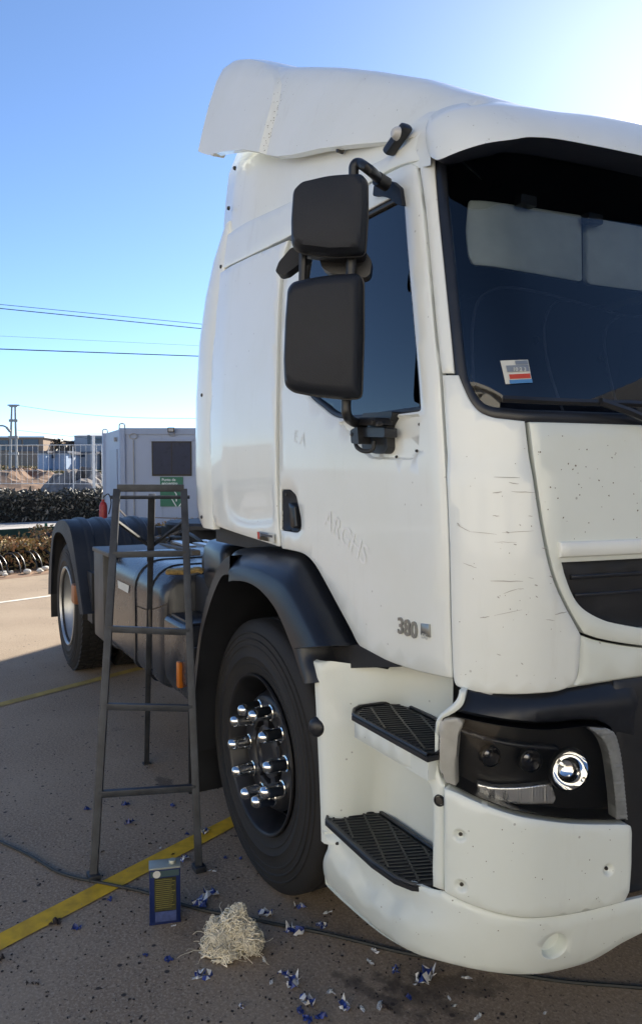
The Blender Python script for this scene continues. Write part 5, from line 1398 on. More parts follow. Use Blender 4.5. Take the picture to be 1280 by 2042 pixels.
# ================= scraps of peeled blue and white film
M['film_b'] = simple('peeled_blue_film', (.018, .04, .19), .4, vary=.6, scale=60); M['film_w'] = simple('peeled_white_film', (.55, .56, .56), .5, vary=.2, scale=40); M['film_k'] = simple('dark_dried_clod', (.03, .022, .02), .9)
def scrap_mesh(seed, wd, ln, crump, mats):
    rn = random.Random(seed); n, m_ = 7, 5; vs_ = []; fs = []
    for i in range(n):
        bend = rn.uniform(-.3, .3)
        for j in range(m_):
            x = (i / (n - 1) - .5) * ln; y = (j / (m_ - 1) - .5) * wd * (.5 + .5 * math.sin(math.pi * (i + .7) / (n + .4))) + bend * wd * .6
            vs_.append(V((x + rn.uniform(-.12, .12) * ln, y + rn.uniform(-.15, .15) * wd, .002 + abs(rn.gauss(0, 1)) * crump)))
    for i in range(n - 1):
        for j in range(m_ - 1):
            if rn.random() < .12: continue
            fs.append((i * m_ + j, (i + 1) * m_ + j, (i + 1) * m_ + j + 1, i * m_ + j + 1))
    me = bpy.data.meshes.new('film_scrap'); me.from_pydata([tuple(v) for v in vs_], [], fs); me.validate()
    for x in mats: me.materials.append(x)
    for p in me.polygons:
        if len(mats) > 1 and rn.random() < .42: p.material_index = 1
    return me
mix_ = [scrap_mesh(s, .034, .05, .009, [M['film_b'], M['film_w']]) for s in (1, 2, 3, 4)]
blu = [scrap_mesh(s, .022, .036, .007, [M['film_b']]) for s in (11, 12, 13)]
wht = [scrap_mesh(s, .012, .034, .004, [M['film_w']]) for s in (21, 22, 23)]
clod = [scrap_mesh(s, .008, .018, .003, [M['film_k']]) for s in (31, 32)]
rn = random.Random(77)
def scrap(kind, x, y, s=1.0):
    L_ = {'m': mix_, 'b': blu, 'w': wht, 'k': clod}[kind]; me = L_[rn.randrange(len(L_))]
    o = bpy.data.objects.new('dried_clod' if kind == 'k' else 'film_scrap', me); col.objects.link(o)
    o.location = gnd(x, y, .0); o.rotation_euler = (0, 0, rn.uniform(0, 6.28)); o.scale = (s, s, s)
    zone = 'beside the bumper' if x > 645 and y > 1800 else 'under the ladder' if y < 1690 and x < 385 else 'beside the front tyre' if y < 1770 and x >= 385 else 'near the blue can' if y < 1870 and x < 365 else 'near the cotton clump' if y < 1925 else 'in front of the cotton clump'
    what = {'m': 'crumpled two-tone blue and white scrap of peeled film', 'b': 'small plain blue shred of peeled film', 'w': 'small plain white shred of peeled film', 'k': 'tiny dark brown dried clod'}[kind]
    kindn = {'m': 'two-tone film scraps', 'b': 'blue film shreds', 'w': 'white film shreds', 'k': 'dark clods'}[kind]
    tag(o, what + ' ' + zone, 'clod' if kind == 'k' else 'scrap', kindn + ' ' + zone)
for k, x, y, s in [('m', 410, 1662, .9), ('b', 252, 1607, 1.1), ('b', 258, 1643, 1.2), ('b', 345, 1608, .9), ('b', 175, 1616, .9), ('m', 367, 1715, .9), ('m', 415, 1792, 1.6), ('m', 400, 1806, 1.1), ('b', 219, 1796, .7), ('b', 153, 1853, .9), ('m', 586, 1862, 1.25), ('m', 533, 1826, 1.1), ('m', 600, 1810, .8), ('m', 640, 1848, .7),
                   ('b', 337, 1917, .8), ('b', 290, 1906, .6), ('m', 405, 1948, 1.0), ('w', 395, 1952, 1.0), ('m', 583, 1962, 1.1), ('m', 566, 1945, .7), ('w', 541, 1961, .8), ('w', 527, 1915, .8), ('m', 616, 2002, 1.1), ('b', 600, 2020, .9), ('m', 684, 2008, .9), ('w', 656, 1980, .9), ('b', 640, 2030, 1.0), ('b', 612, 2035, 1.0), ('m', 482, 2008, .5),
                   ('w', 653, 1822, .9), ('m', 642, 1848, .6), ('w', 748, 1899, 1.0), ('w', 738, 1920, .9), ('m', 848, 1950, 1.4), ('w', 842, 1962, 1.2), ('w', 757, 2008, 1.1), ('w', 722, 2014, .8), ('w', 895, 1992, .6), ('w', 930, 1952, .9), ('w', 953, 2030, .9), ('b', 815, 1992, .6), ('m', 788, 1938, .7), ('w', 662, 1981, .6), ('w', 1085, 2022, .6), ('w', 905, 2007, .6), ('w', 827, 1964, .5),
                   ('b', 374, 1665, .6), ('b', 450, 1712, .5), ('b', 480, 1713, .5), ('w', 320, 1692, .6), ('w', 347, 1847, .5), ('w', 418, 1737, .6), ('w', 428, 1738, .5), ('k', 115, 1842, 2.2), ('k', 105, 1846, 1.6), ('k', 2, 1915, 2.4), ('k', 55, 1962, 1.0), ('k', 75, 1963, 1.0), ('k', 66, 1962, .8), ('k', 345, 1706, 1.1), ('k', 365, 1655, .8), ('k', 770, 2012, 1.6), ('k', 462, 1668, .8), ('k', 475, 1752, .8), ('k', 300, 1684, .9), ('k', 312, 1680, .7), ('k', 205, 1700, .9), ('k', 235, 1655, .7), ('k', 590, 1812, 1.0), ('k', 610, 1810, .9), ('k', 95, 1980, .7), ('k', 230, 1640, .7), ('k', 290, 1860, .8), ('k', 500, 1700, .7), ('k', 360, 1600, .6)]:
    scrap(k, x, y, s)
# fine grit: too many to count
g = MB(); rn2 = random.Random(9)
for k in range(900):
    p = gnd(rn2.uniform(-40, 1250), 1480 + 562 * rn2.random() ** .8); r_ = rn2.uniform(.001, .0026)
    if p.y > -.75: continue
    g.obox((p.x, p.y, r_ * .5), (math.cos(k), math.sin(k), 0), (-math.sin(k), math.cos(k), 0), (0, 0, 1), (r_ * 1.5, r_, r_ * .6))
tag(g.obj('loose_grit', M['film_k'], None, False), 'fine dark grit scattered over the shaded concrete', 'grit', kind='stuff')

# glove and rag left on the truck
M['glove'] = simple('yellow_glove_leather', (.30, .20, .07), .9, vary=.5, scale=60)
a = at(331, 1141, 2, 1.09); mbg = MB()
gx = V((.25, .55, 0)).normalized()
pb_ = at(334, 1140, 2, 1.094)
mbg.obox(pb_ + gx * .05, gx, V((-gx.y, gx.x, 0)), V((0, 0, 1)), (.055, .04, .012), .01)
for k in range(4): mbg.tube(crv([pb_ + gx * .10 + V((-gx.y, gx.x, 0)) * (.03 - .02 * k), pb_ + gx * (.14 + .01 * (k % 2)) + V((-gx.y, gx.x, 0)) * (.034 - .022 * k) + V((0, 0, .008)), pb_ + gx * .17 + V((-gx.y, gx.x, 0)) * (.03 - .02 * k)]), .011, 7)
mbg.tube(crv([pb_ + gx * .04 + V((-gx.y, gx.x, 0)) * .04, pb_ + gx * .07 + V((-gx.y, gx.x, 0)) * .07, pb_ + gx * .10 + V((-gx.y, gx.x, 0)) * .078]), .012, 7)
tag(mbg.obj('work_glove', M['glove'], None, ang=60), 'worn yellow work glove lying on top of the black fuel tank', 'glove')
# ================================================================== BACKGROUND
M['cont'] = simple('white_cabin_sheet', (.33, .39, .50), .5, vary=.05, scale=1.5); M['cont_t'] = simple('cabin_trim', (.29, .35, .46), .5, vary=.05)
M['dkglass'] = glass('cabin_window_glass', (.25, .27, .32), 1.6); M['green'] = simple('green_sign', (.010, .15, .085), .5, vary=.1); M['signw'] = simple('sign_white', (.7, .75, .72), .5)
M['pane_dk'] = simple('dark_pane', (.024, .034, .066), .30, spec=.15); M['curt'] = simple('grey_curtain', (.06, .075, .12), .9); M['pole'] = simple('pole_grey', (.33, .33, .32), .7); M['fence'] = simple('white_fence_paint', (.78, .78, .76), .5); M['redp'] = simple('red_paint', (.42, .035, .025), .4)
def cabin():
    D = 17.2; c = dep(246, 1083, D); c.z = 0; r = dep(420, 1083, D * 1.0); r.z = 0
    ax = (r - c).normalized(); bk = V((-ax.y, ax.x, 0))
    if bk.dot(c - CAM) < 0: bk = -bk
    # left face recedes to px 222
    Lc = 5.0; H = 2.60
    for k in range(80):
        p = c + bk * (k * .05) ; d = p - CAM
        if 640 + FPX * d.dot(cR) / d.dot(cFp) <= 222: break
    bk2 = (dep(222, 1075, 18.7)); bk2.z = 0
    e = (bk2 - c); side = e.normalized(); Ws = 2.4; bk = V((side.x, side.y, 0))
    O = empty('site_cabin', c, 'white portable site cabin with dark window behind the truck', 'cabin')
    up = V((0, 0, 1))
    def quad(u0, u1, z0, z1, d, nm, m_, t=.02, par=None):   # on the long face
        n = V((ax.y, -ax.x, 0)); n = n if n.dot(CAM - c) > 0 else -n
        return MB().obox(c + ax * ((u0 + u1) / 2) + n * d + up * ((z0 + z1) / 2), ax, n, up, ((u1 - u0) / 2, t / 2, (z1 - z0) / 2)).obj(nm, M[m_], par or O, False)
    b0 = c + bk * Ws
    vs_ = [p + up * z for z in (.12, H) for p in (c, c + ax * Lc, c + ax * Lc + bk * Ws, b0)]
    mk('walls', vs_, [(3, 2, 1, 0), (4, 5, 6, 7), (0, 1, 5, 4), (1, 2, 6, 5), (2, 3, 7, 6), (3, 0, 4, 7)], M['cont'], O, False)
    n = V((ax.y, -ax.x, 0)); n = n if n.dot(CAM - c) > 0 else -n
    nl = V((bk.y, -bk.x, 0)); nl = nl if nl.dot(-ax) > 0 else -nl
    u = lambda x: ((on_plane(x, 950, c, n) - c).dot(ax)); zz = lambda y: on_plane(300, y, c, n).z
    # corner posts and top rail
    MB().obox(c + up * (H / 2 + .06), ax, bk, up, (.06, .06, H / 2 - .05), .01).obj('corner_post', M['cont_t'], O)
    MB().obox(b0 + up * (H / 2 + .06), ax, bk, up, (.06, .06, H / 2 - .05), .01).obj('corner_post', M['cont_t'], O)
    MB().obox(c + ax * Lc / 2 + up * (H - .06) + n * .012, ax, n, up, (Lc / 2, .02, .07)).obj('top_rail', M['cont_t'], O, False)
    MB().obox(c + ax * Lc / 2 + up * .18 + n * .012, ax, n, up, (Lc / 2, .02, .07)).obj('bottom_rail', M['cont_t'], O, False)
    for p in (c, b0):
        MB().tube(crv([p + up * H + ax * -.05, p + up * (H + .10) + ax * -.04, p + up * (H + .10) + ax * .06, p + up * H + ax * .07], 3), .015, 6).obj('lifting_eye', M['pole'], O)
    for k in range(1, 6): quad(k * .9 - .006, k * .9 + .006, .25, H - .13, .006, 'panel_joint', 'cont_t', .008)
    # window with frame, panes and curtain
    u0, u1, z0, z1 = u(304), u(383), zz(949), zz(880)
    quad(u0 - .05, u1 + .04, z1, z1 + .05, .02, 'window_hood', 'cont_t', .05)
    wf = quad(u0, u1, z0, z1, .010, 'window', 'bezel', .03)
    quad(u0 + .03, (u0 + u1) / 2 - .01, z0 + .04, z1 - .03, .028, 'pane', 'pane_dk', .006, wf); quad((u0 + u1) / 2 + .01, u1 - .03, z0 + .04, z1 - .03, .028, 'pane', 'pane_dk', .006, wf)
    for k in range(7):
        uu = (u0 + u1) / 2 + .05 + k * .055; quad(uu, uu + .03, z0 + .05, z1 - .04, .0245 + .001 * (k % 2), 'curtain_fold', 'curt', .004, wf)
    # vent rod
    ur = u(268); MB().tube([c + ax * ur + n * .03 + up * .3, c + ax * ur + n * .03 + up * zz(878)], .014, 8).obj('drain_pipe', M['pole'], O)
    MB().tube([c + ax * (ur + .09 * math.cos(t * .628)) + n * .03 + up * (zz(870) + .06 * math.sin(t * .628)) for t in range(11)], .012, 6).obj('pipe_loop', M['pole'], O)
    # floodlight
    uf, zf = u(345), zz(858)
    fl = MB().obox(c + ax * uf + n * .14 + up * zf, ax, n, up, (.075, .03, .055), .008).obj('floodlight', M['blk'], O)
    MB().obox(c + ax * uf + n * .172 + up * zf, ax, n, up, (.05, .003, .036)).obj('floodlight_glass', M['rib'], fl, False)
    MB().tube(crv([c + ax * (uf - .06) + n * .12 + up * (zf - .05), c + ax * (uf - .05) + n * .05 + up * (zf - .12), c + ax * (uf + .05) + n * .05 + up * (zf - .12), c + ax * (uf + .06) + n * .12 + up * (zf - .05)]), .010, 6).obj('lamp_bracket', M['pole'], fl)
    # green assembly-point sign
    s0, s1_, t0, t1 = u(320), u(365.5), zz(1010), zz(951)
    sg = quad(s0, s1_, t0, t1, .018, 'assembly_sign', 'green', .01)
    for ln, y in (('Punto de', 959), ('encuentro', 966)):
        text_obj('sign_lettering', ln, .085, c + ax * u(323.5) + n * .0245 + up * zz(y), ax if ax.cross(up).dot(n) > 0 else ax, up, M['signw'], sg, 0, .002)
    for pa, pb in (((340, 990), (352, 1010)), ((365, 1000), (357, 1010)), ((345, 976), (352, 985)), ((352, 985), (352, 1000))):
        A_, B_ = on_plane(*pa, c + n * .026, n), on_plane(*pb, c + n * .026, n); MB().bar(A_, B_, .022, .003, n).obj('sign_arrow', M['signw'], sg, False)
    # door on the narrow left face
    dl = lambda t, z: c + bk * t + up * z + nl * .012
    t0_, t1_ = .55, 1.55
    MB().obox(c + bk * 1.05 + up * 1.15 + nl * .01, bk, nl, up, (.50, .015, 1.0)).obj('door', M['cont_t'], O, False)
    MB().obox(c + bk * .62 + up * 1.12 + nl * .05, bk, nl, up, (.05, .03, .07), .01).obj('door_handle', M['blk'], O)
    MB().obox(c + bk * .62 + up * 2.38 + nl * .04, bk, nl, up, (.04, .03, .05), .01).obj('door_lamp', M['pole'], O)
    return c, ax, bk
cc, cax, cbk = cabin()
# fire extinguisher on a stand beside the cabin
p = dep(207, 1050, 18.0); p.z = 0
fe = empty('fire_extinguisher', p, 'red fire extinguisher on a stand next to the white cabin', 'extinguisher')
MB().box((p.x - .2, p.y - .2, 0), (p.x + .2, p.y + .2, .42), .03).obj('stand', M['chas'], fe)
MB().lathe([(0, 0), (.09, 0), (.095, .03), (.095, .40), (.07, .47), (.035, .50), (.035, .55), (0, .55)], p + V((0, 0, .42)), (0, 0, 1), 18).obj('cylinder', M['redp'], fe)
MB().lathe([(0, .12), (.03, .12), (.035, 0)], p + V((0, 0, .97)), (0, 0, 1), 10).obj('valve', M['pole'], fe)
MB().tube(crv([p + V((.03, 0, 1.02)), p + V((.12, .1, 1.10)), p + V((.16, .15, .9)), p + V((.12, .1, .62))]), .014, 6).obj('hose', M['hose'], fe)

# ---- leaf clouds
def leaves(name, pts_fn, n, size, mats, seed, parent):
    rn = random.Random(seed); vs_ = []; fs = []; mi = []
    for k in range(n):
        c_, s = pts_fn(rn); s *= size * rn.uniform(.6, 1.3)
        a = V((rn.gauss(0, 1), rn.gauss(0, 1), rn.gauss(0, 1))).normalized(); b = a.orthogonal().normalized(); b = b.lerp(a.cross(b), rn.random()).normalized()
        t = a.cross(b).normalized(); i = len(vs_)
        vs_ += [c_ - a * s, c_ + b * s * .45, c_ + a * s, c_ - b * s * .45]; fs.append((i, i + 1, i + 2, i + 3)); mi.append(rn.choices(range(len(mats)), [3, 2, 1][:len(mats)])[0])
    me = bpy.data.meshes.new(name); me.from_pydata([tuple(v) for v in vs_], [], fs)
    o = fin(name, me, mats, parent, False)
    for p_, m_ in zip(me.polygons, mi): p_.material_index = m_
    return o
M['lf1'] = simple('dark_hedge_leaf', (.030, .035, .030), .55, vary=.4, scale=20); M['lf2'] = simple('grey_hedge_leaf', (.075, .075, .065), .5, vary=.4, scale=20); M['lf3'] = simple('pale_dead_leaf', (.19, .17, .14), .6, vary=.3, scale=20)
M['br1'] = simple('brown_leaf', (.32, .20, .095), .8, vary=.4, scale=12); M['br2'] = simple('olive_leaf', (.30, .24, .10), .8, vary=.4, scale=12); M['br3'] = simple('rust_leaf', (.44, .23, .11), .8, vary=.3, scale=12)
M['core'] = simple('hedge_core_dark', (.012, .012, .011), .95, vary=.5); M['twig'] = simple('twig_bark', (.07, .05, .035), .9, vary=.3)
def hedge(name, p0, p1, dpt, h, n, size, mats, label, seed, rag=.12, core=None):
    p0, p1 = V(p0), V(p1); d = (p1 - p0); L_ = d.length; d.normalize(); nb = V((-d.y, d.x, 0))
    if nb.dot(p0 - CAM) < 0: nb = -nb
    H = empty(name, (p0 + p1) / 2, label, 'hedge')
    def hh(t): return h * (1 + rag * math.sin(t * 2.1 + seed) * .6 + rag * math.sin(t * 5.7 + 1.3 * seed) * .5)
    def f(rn):
        t = rn.random() * L_; y = rn.random(); z = rn.random() ** .75
        y = y ** 1.6 if rn.random() < .6 else y
        return p0 + d * t + nb * (y * dpt) + V((0, 0, hh(t) * (z + rn.gauss(0, .035)))), 1.0
    leaves('foliage', f, n, size, [M[m] for m in mats], seed, H)
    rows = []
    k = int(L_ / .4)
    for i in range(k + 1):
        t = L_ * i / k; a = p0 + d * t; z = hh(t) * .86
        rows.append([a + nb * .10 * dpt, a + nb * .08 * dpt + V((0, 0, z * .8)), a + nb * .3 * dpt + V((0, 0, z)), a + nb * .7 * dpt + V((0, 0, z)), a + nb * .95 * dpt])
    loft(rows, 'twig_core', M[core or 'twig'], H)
    b = MB(); rn = random.Random(seed + 5)
    for i in range(int(L_ * 1.5)):
        a = p0 + d * rn.random() * L_ + nb * dpt * rn.uniform(.05, .6); b.tube([a, a + V((rn.gauss(0, .15), rn.gauss(0, .15), h * rn.uniform(.7, 1.15)))], .012, 5)
    b.obj('stems', M['twig'], H)
ha = gnd(-60, 1046); hb = gnd(215, 1036)
hd = (hb - ha).normalized()
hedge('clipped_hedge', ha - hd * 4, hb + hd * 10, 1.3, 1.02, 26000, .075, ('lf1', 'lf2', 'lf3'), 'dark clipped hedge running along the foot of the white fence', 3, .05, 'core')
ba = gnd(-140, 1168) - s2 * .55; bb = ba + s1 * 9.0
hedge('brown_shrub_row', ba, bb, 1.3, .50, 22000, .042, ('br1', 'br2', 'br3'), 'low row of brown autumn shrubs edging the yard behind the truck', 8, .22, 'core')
# tufts of grass behind the shrubs
# green low barrier behind the shrubs
M['gr_b'] = simple('green_board', (.012, .055, .045), .6, vary=.3, scale=3)
gb = empty('green_barrier', site(0, b_e - 3.6), 'low dark green board barrier standing behind the brown shrubs', 'barrier')
za, zb2 = .02, .50
g0 = dep(-80, 1075, 14.2); g0.z = 0; g1 = g0 + s1 * 12
MB().bar(V((g0.x, g0.y, .30)), V((g1.x, g1.y, .30)), .03, .36).obj('board', M['gr_b'], gb, False)
for k in range(8):
    p = g0 + s1 * (k * 1.5 + .3) + s2 * .03; MB().box((p.x - .025, p.y - .025, -.02), (p.x + .025, p.y + .025, .56)).obj('post', M['green'], gb, False)
# metal hoops along the edge
M['hoop'] = simple('dark_hoop_metal', (.05, .052, .058), .45, .4)
for x, y in ((7, 1148), (17, 1146), (42, 1143.5), (52, 1141), (75, 1138), (85, 1137), (-14, 1151), (-25, 1153), (108, 1133), (119, 1131)):
    a = gnd(x, y); wd = .46; b = a - s1 * .10 - s2 * wd
    pts = [a + (b - a) * (.5 - .5 * math.cos(t * math.pi / 10)) + V((0, 0, .31 * math.sin(t * math.pi / 10))) for t in range(11)]
    pts[0].z = pts[-1].z = -.02
    tag(MB().tube(pts, .012, 7).obj('edging_hoop', M['hoop']), 'dark metal hoop stuck in the soil beside the brown shrubs', 'hoop', 'metal hoops edging the shrub bed')
# white stones among the hoops
M['stone'] = simple('whitewashed_stone', (.62, .60, .55), .85, vary=.15, scale=10)
rn = random.Random(4); stm = []
for s in range(3):
    b = bmesh.new(); bmesh.ops.create_icosphere(b, subdivisions=2, radius=.075)
    for v in b.verts: v.co = V((v.co.x * 1.2, v.co.y, v.co.z * .75)) * rn.uniform(.84, 1.12)
    me = bpy.data.meshes.new('white_stone'); b.to_mesh(me); b.free(); me.materials.append(M['stone']); stm.append(me)
for k in range(34):
    p = e0 + s1 * (-3.6 + k * .145 + rn.uniform(-.05, .05)) - s2 * (.22 + rn.random() * .28)
    o = bpy.data.objects.new('white_stone', stm[k % 3]); col.objects.link(o); o.location = (p.x, p.y, .035); o.rotation_euler = (0, 0, rn.uniform(0, 6)); s = rn.uniform(.4, .85); o.scale = (s, s, s)
    tag(o, 'whitewashed stone lying along the edge of the shrub bed', 'stone', 'white stones edging the shrub bed')

# ---- white mesh fence behind the hedge
fa = dep(-40, 1030, 26.2); fb = dep(222, 1030, 26.8); fa.z = fb.z = 0
fd = (fb - fa).normalized()
F_ = empty('mesh_fence', (fa + fb) / 2, 'white welded mesh fence with square posts behind the dark hedge', 'fence')
def fpt(x, y): 
    n = V((-fd.y, fd.x, 0)); return on_plane(x, y, fa, n)
for x, yt, w_ in ((187, 869, .085),):
    t = fpt(x, yt); MB().box((t.x - w_ / 2, t.y - w_ / 2, -.05), (t.x + w_ / 2, t.y + w_ / 2, t.z)).obj('post', M['fence'], F_, False)
for x in (146, 204, 219):
    t = fpt(x, 890); MB().box((t.x - .018, t.y - .018, -.05), (t.x + .018, t.y + .018, t.z)).obj('post', M['fence'], F_, False)
for y in (887, 905, 938, 965):
    MB().tube([fpt(-60, y + (1 if y < 947 else -1)), fpt(240, y)], .012 if y in (887, 965) else .005, 5).obj('rail', M['fence'], F_)
for k in range(26):
    x = -40 + k * 10.6; a, b = fpt(x, 888), fpt(x, 966); MB().tube([a, b], .0045, 4).obj('wire', M['fence'], F_)
# blue-white lean frames beside the cabin (stacked barriers)
M['bar_w'] = simple('pale_barrier_tube', (.55, .62, .72), .4)
p = dep(212, 985, 19.6); b_ = MB()
for k in range(3):
    o = p + cR * (.10 * k); b_.tube(crv([V((o.x, o.y, .25)), V((o.x, o.y, 1.0)), V((o.x, o.y, 1.16)) + cR * .12, V((o.x, o.y, 1.22)) + cR * .22]), .022, 6)
tag(b_.obj('barrier_frame', M['bar_w'], None), 'pale blue tube frames of a barrier leaning by the cabin corner', 'barrier')

# ---- rubble heap behind the fence
M['rub'] = simple('grey_rubble', (.19, .165, .15), .95, vary=.5, scale=2.2, bump=.8, bscale=5)
def heap(name, px, py, D, w_, h, label, mat, seed):
    c = dep(px, py, D); c.z = terr(c.x, c.y); rn = random.Random(seed); rows = []
    for i in range(15):
        r = w_ * i / 14; row = []
        for k in range(36):
            a = 2 * math.pi * k / 36; z = h * max(0, math.cos(min(1, i / 14) * math.pi / 2)) ** 1.2 * (1 + .25 * math.sin(a * 3 + i * .7 + seed)) + rn.uniform(-.06, .06) * h * (i < 13) - (.1 if i == 14 else 0)
            row.append(c + V((math.cos(a) * r * 1.7, math.sin(a) * r, z)))
        rows.append(row)
    o = loft(rows, name, M[mat], None, True, ang=0, smooth=False); return tag(o, label, 'heap')
heap('rubble_heap', 165, 1000, 33, 3.2, 1.5, 'grey heap of earth rubble behind the white fence post', 'rub', 4)
heap('rubble_heap', 40, 985, 46, 4.6, 1.1, 'low brown earth bank beyond the hedge and fence', 'dirt2', 7)
# dry scrub on the field
def fld(rn):
    D = rn.uniform(29, 105); p = dep(rn.uniform(-60, 330), 950, D); p.z = terr(p.x, p.y) + rn.random() * .12; return p, .8 + D * .02
M['dry1'] = simple('dry_straw', (.27, .22, .12), .9, vary=.3, scale=2); M['dry2'] = simple('olive_scrub', (.11, .11, .045), .9, vary=.3, scale=2)
sg_ = leaves('dry_scrub', fld, 14000, .11, [M['dry1'], M['br1'], M['dry2']], 31, None)
tag(sg_, 'dry straw and olive scrub covering the field beyond the fence', 'scrub', kind='stuff')
# far dark road band across the field
rd0 = dep(-200, 947, 62); rd1 = dep(420, 947, 66)
rz = lambda p: V((p.x, p.y, terr(p.x, p.y) + .12))
M['asph'] = simple('asphalt', (.07, .072, .078), .9)
rdd = (rd1 - rd0).normalized(); rows = []
for k in range(30):
    p = rd0 + (rd1 - rd0) * k / 29; a, b = V((p.x, p.y, 0)), V((p.x, p.y, 0)) + cF * 5
    rows.append([rz(a), rz(b)])
tag(loft(rows, 'far_road', M['asph'], None), kind='structure')

# ---- far buildings
M['bld1'] = simple('dark_facade', (.10, .10, .12), .4, vary=.15); M['bld2'] = simple('grey_warehouse_sheet', (.36, .38, .42), .6, vary=.06); M['bld3'] = simple('brick_orange_facade', (.30, .21, .15), .8, vary=.1); M['bluebox'] = simple('pale_blue_cabin', (.27, .36, .50), .5, vary=.1); M['roofw'] = simple('pale_roof_sheet', (.60, .62, .64), .5, vary=.05)
def bld(name, x0, x1, yt, D, dpt, wallm, label, win=(), roofm='roofw', gable=None, cat='building', over=.3):
    a, b = dep(x0, 947, D), dep(x1, 947, D); zb = min(terr(a.x, a.y), terr(b.x, b.y)) - .1; zt = dep(x0, yt, D).z
    a.z = b.z = 0; ax = (b - a).normalized(); W_ = (b - a).length; n = V((ax.y, -ax.x, 0)); n = n if n.dot(CAM - a) > 0 else -n
    c = (a + b) / 2 - n * dpt / 2; O = empty(name, V((c.x, c.y, zb)), label, cat)
    MB().obox(c + V((0, 0, (zb + zt) / 2)), ax, n, V((0, 0, 1)), (W_ / 2, dpt / 2, (zt - zb) / 2)).obj('wall', M[wallm], O, False)
    if gable:
        v = [c + ax * s * (W_ / 2 + over) + n * t * (dpt / 2 + over) + V((0, 0, zt)) for s in (-1, 1) for t in (-1, 1)] + [c + ax * s * (W_ / 2 + over) + V((0, 0, zt + gable)) for s in (-1, 1)]
        mk('roof', v, [(0, 4, 5, 2), (1, 3, 5, 4), (0, 1, 4), (2, 5, 3), (0, 2, 3, 1)], M[roofm], O, False)
    else: MB().obox(c + V((0, 0, zt + .1)), ax, n, V((0, 0, 1)), (W_ / 2 + over, dpt / 2 + over, .12)).obj('roof', M[roofm], O, False)
    for (wx0, wx1, wy0, wy1, m_) in win:
        p0, p1 = on_plane(wx0, wy0, a + n * .06, n), on_plane(wx1, wy1, a + n * .06, n)
        cw = (p0 + p1) / 2; MB().obox(cw, ax, n, V((0, 0, 1)), (abs((p1 - p0).dot(ax)) / 2, .04, abs(p1.z - p0.z) / 2)).obj('window', M[m_], O, False)
    return O
M['fwin'] = simple('far_window', (.035, .05, .085), .2)
bld('office_building', -60, 88, 873, 120, 20, 'bld3', 'low far office building with a dark band of windows behind the utility tower', [(-50, 18, 878, 886, 'fwin'), (22, 44, 877, 887, 'fwin'), (47, 78, 876, 888, 'fwin'), (-50, 30, 890, 898, 'fwin'), (34, 78, 891, 900, 'bld1')], 'roofw')
bld('warehouse', 150, 262, 869, 130, 25, 'bld2', 'grey far warehouse with pale roof seen above the fence, left of the cabin', [(175, 181, 867.5, 886, 'fwin'), (188, 203, 872, 883, 'fwin'), (205, 226, 872, 883, 'fwin')], 'roofw', 1.2)
bld('blue_cabin', 76, 93, 903, 88, 6, 'bluebox', 'small pale blue hut with a narrow front standing in the field', [], 'bld1')
bld('blue_cabin', 96, 133, 903, 90, 6, 'bluebox', 'wide pale blue site hut with windows standing in the field', [(99, 110, 907, 914, 'fwin'), (118, 121, 906, 922, 'cont')], 'bld1')
bld('site_hut', 138, 146, 906, 92, 4, 'cont', 'small white hut between the blue site hut and the grey one', [(140, 144, 909, 914, 'fwin')], 'bld1')
bld('grey_hut', 158, 190, 904, 95, 6, 'bld2', 'pale grey low hut in the field below the grey warehouse', [(163, 170, 907, 911, 'fwin')], 'bld1')
bld('grey_hut', 205, 262, 902, 97, 6, 'bld3', 'tan low hut in the field half hidden by the cabin', [(208, 220, 905, 911, 'fwin')], 'bld1')
# tree-like mast in the distance
t_ = dep(113, 885, 125); zt0 = terr(t_.x, t_.y)
def far_tree(rn):
    return V((t_.x, t_.y, 0)) + V((rn.gauss(0, .7), rn.gauss(0, .7), 0)) + V((0, 0, zt0 + 1.2 + rn.random() * (dep(113, 876, 125).z - zt0 - 1.2))), 1.0
ft = empty('far_tree', V((t_.x, t_.y, zt0)), 'thin distant tree between the far office and the warehouse', 'tree')
leaves('crown', far_tree, 260, .35, [M['lf2'], M['lf1']], 12, ft); MB().tube([V((t_.x, t_.y, zt0 - .1)), V((t_.x, t_.y, zt0 + 3))], [.2, .08], 6).obj('trunk', M['twig'], ft)

# ---- utility tower: two concrete legs with cross ties
D = 84; b0_, b1_ = dep(20, 925, D), dep(34, 925, D); z0 = min(terr(b0_.x, b0_.y), terr(b1_.x, b1_.y)) - .2
ut = empty('utility_tower', V((b0_.x, b0_.y, z0)), 'grey twin-leg utility tower with cross ties standing in the field', 'pylon')
t0_, t1_ = dep(24.5, 808, D), dep(31, 808, D); b0_.z = b1_.z = z0
l0 = MB().tube([b0_, t0_], [.17, .10], 8).obj('leg', M['pole'], ut); MB().tube([b1_, t1_], [.17, .10], 8).obj('leg', M['pole'], ut)
for y in (809, 834, 862, 890):
    s = (925 - y) / (925 - 808); a = b0_ + (t0_ - b0_) * s; b = b1_ + (t1_ - b1_) * s; e = (b - a).normalized() * .25
    MB().bar(a - e, b + e, .22, .28).obj('cross_tie', M['pole'], ut, False)
MB().bar(dep(16, 808, D), dep(40, 808, D), .12, .14).obj('crossarm', M['pole'], ut, False)
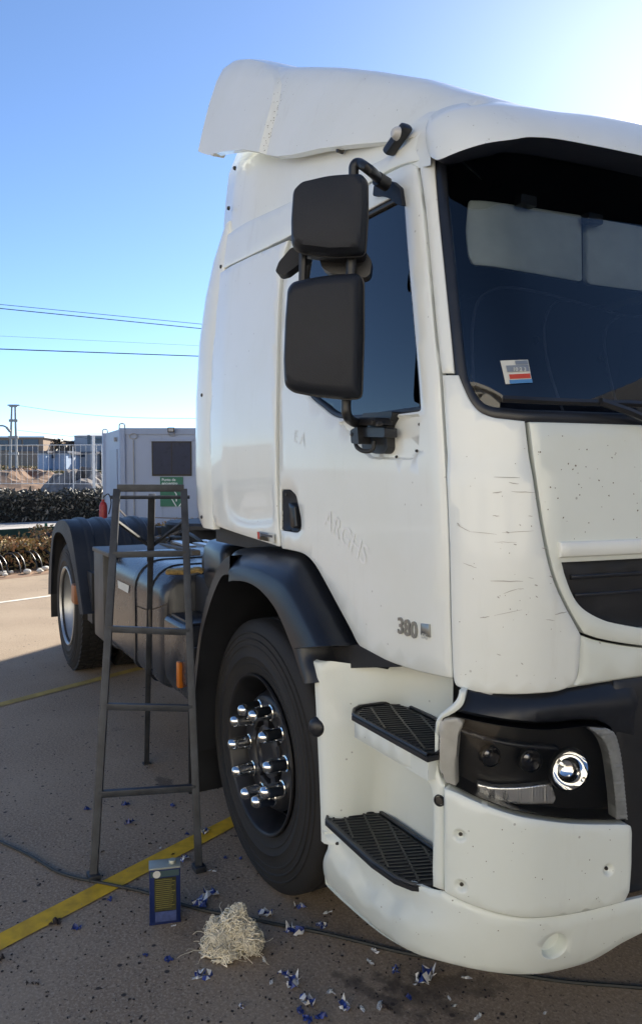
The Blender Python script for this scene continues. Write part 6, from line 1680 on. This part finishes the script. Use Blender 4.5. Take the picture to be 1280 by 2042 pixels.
# street lamp arm at the frame edge
D = 78; lp = empty('street_lamp', V((dep(-12, 920, D).x, dep(-12, 920, D).y, terr(dep(-12, 920, D).x, dep(-12, 920, D).y))), 'street lamp with curved arm left of the utility tower', 'street lamp')
q0 = dep(-12, 920, D); q0.z = terr(q0.x, q0.y) - .1
MB().tube(crv([q0, V((q0.x, q0.y, dep(0, 860, D).z)), dep(-6, 851, D), dep(6, 849, D), dep(15, 853, D), dep(19, 858, D)]), .09, 7).obj('pole', M['pole'], lp)
MB().tube([dep(14, 852, D), dep(21, 861, D)], .14, 7).obj('lamp_head', M['pole'], lp)

# ---- overhead wires
M['wire'] = simple('overhead_wire', (.05, .05, .055), .6); M['wire_l'] = simple('thin_overhead_wire', (.20, .22, .24), .6)
def wire(pa, pb, Da, Db, r, m_, label, sag=.4):
    a, b = dep(*pa, Da), dep(*pb, Db); d = b - a; a2 = a - d * .6; b2 = b + d * 1.2
    pts = [a2 + (b2 - a2) * k / 24 - V((0, 0, 0)) for k in range(25)]
    o = MB().tube(pts, r, 5).obj('overhead_wire', M[m_]); tag(o, label, 'wire', 'overhead wires')
wire((0, 607), (388, 645), 30, 34, .012, 'wire', 'upper one of the close pair of overhead wires')
wire((0, 615), (388, 654), 30, 34, .018, 'wire', 'lower and thicker one of the close pair of overhead wires')
wire((0, 670), (388, 689), 32, 36, .006, 'wire_l', 'very faint thin overhead wire just above the thick single cable')
wire((0, 696), (388, 710), 30, 34, .022, 'wire', 'thick single overhead cable below the pair of wires')
a = dep(34, 808, 84); b = dep(420, 834, 70); pts = [a + (b - a) * k / 20 - V((0, 0, .5 * math.sin(math.pi * k / 20))) for k in range(21)]
tag(MB().tube(pts, .02, 5).obj('overhead_wire', M['wire']), 'overhead wire strung from the top of the utility tower', 'wire', 'overhead wires')
a = dep(36, 858, 84); b = dep(260, 884, 76); pts = [a + (b - a) * k / 16 for k in range(17)]
tag(MB().tube(pts, .02, 5).obj('overhead_wire', M['wire']), 'overhead wire strung from the middle of the utility tower', 'wire', 'overhead wires')
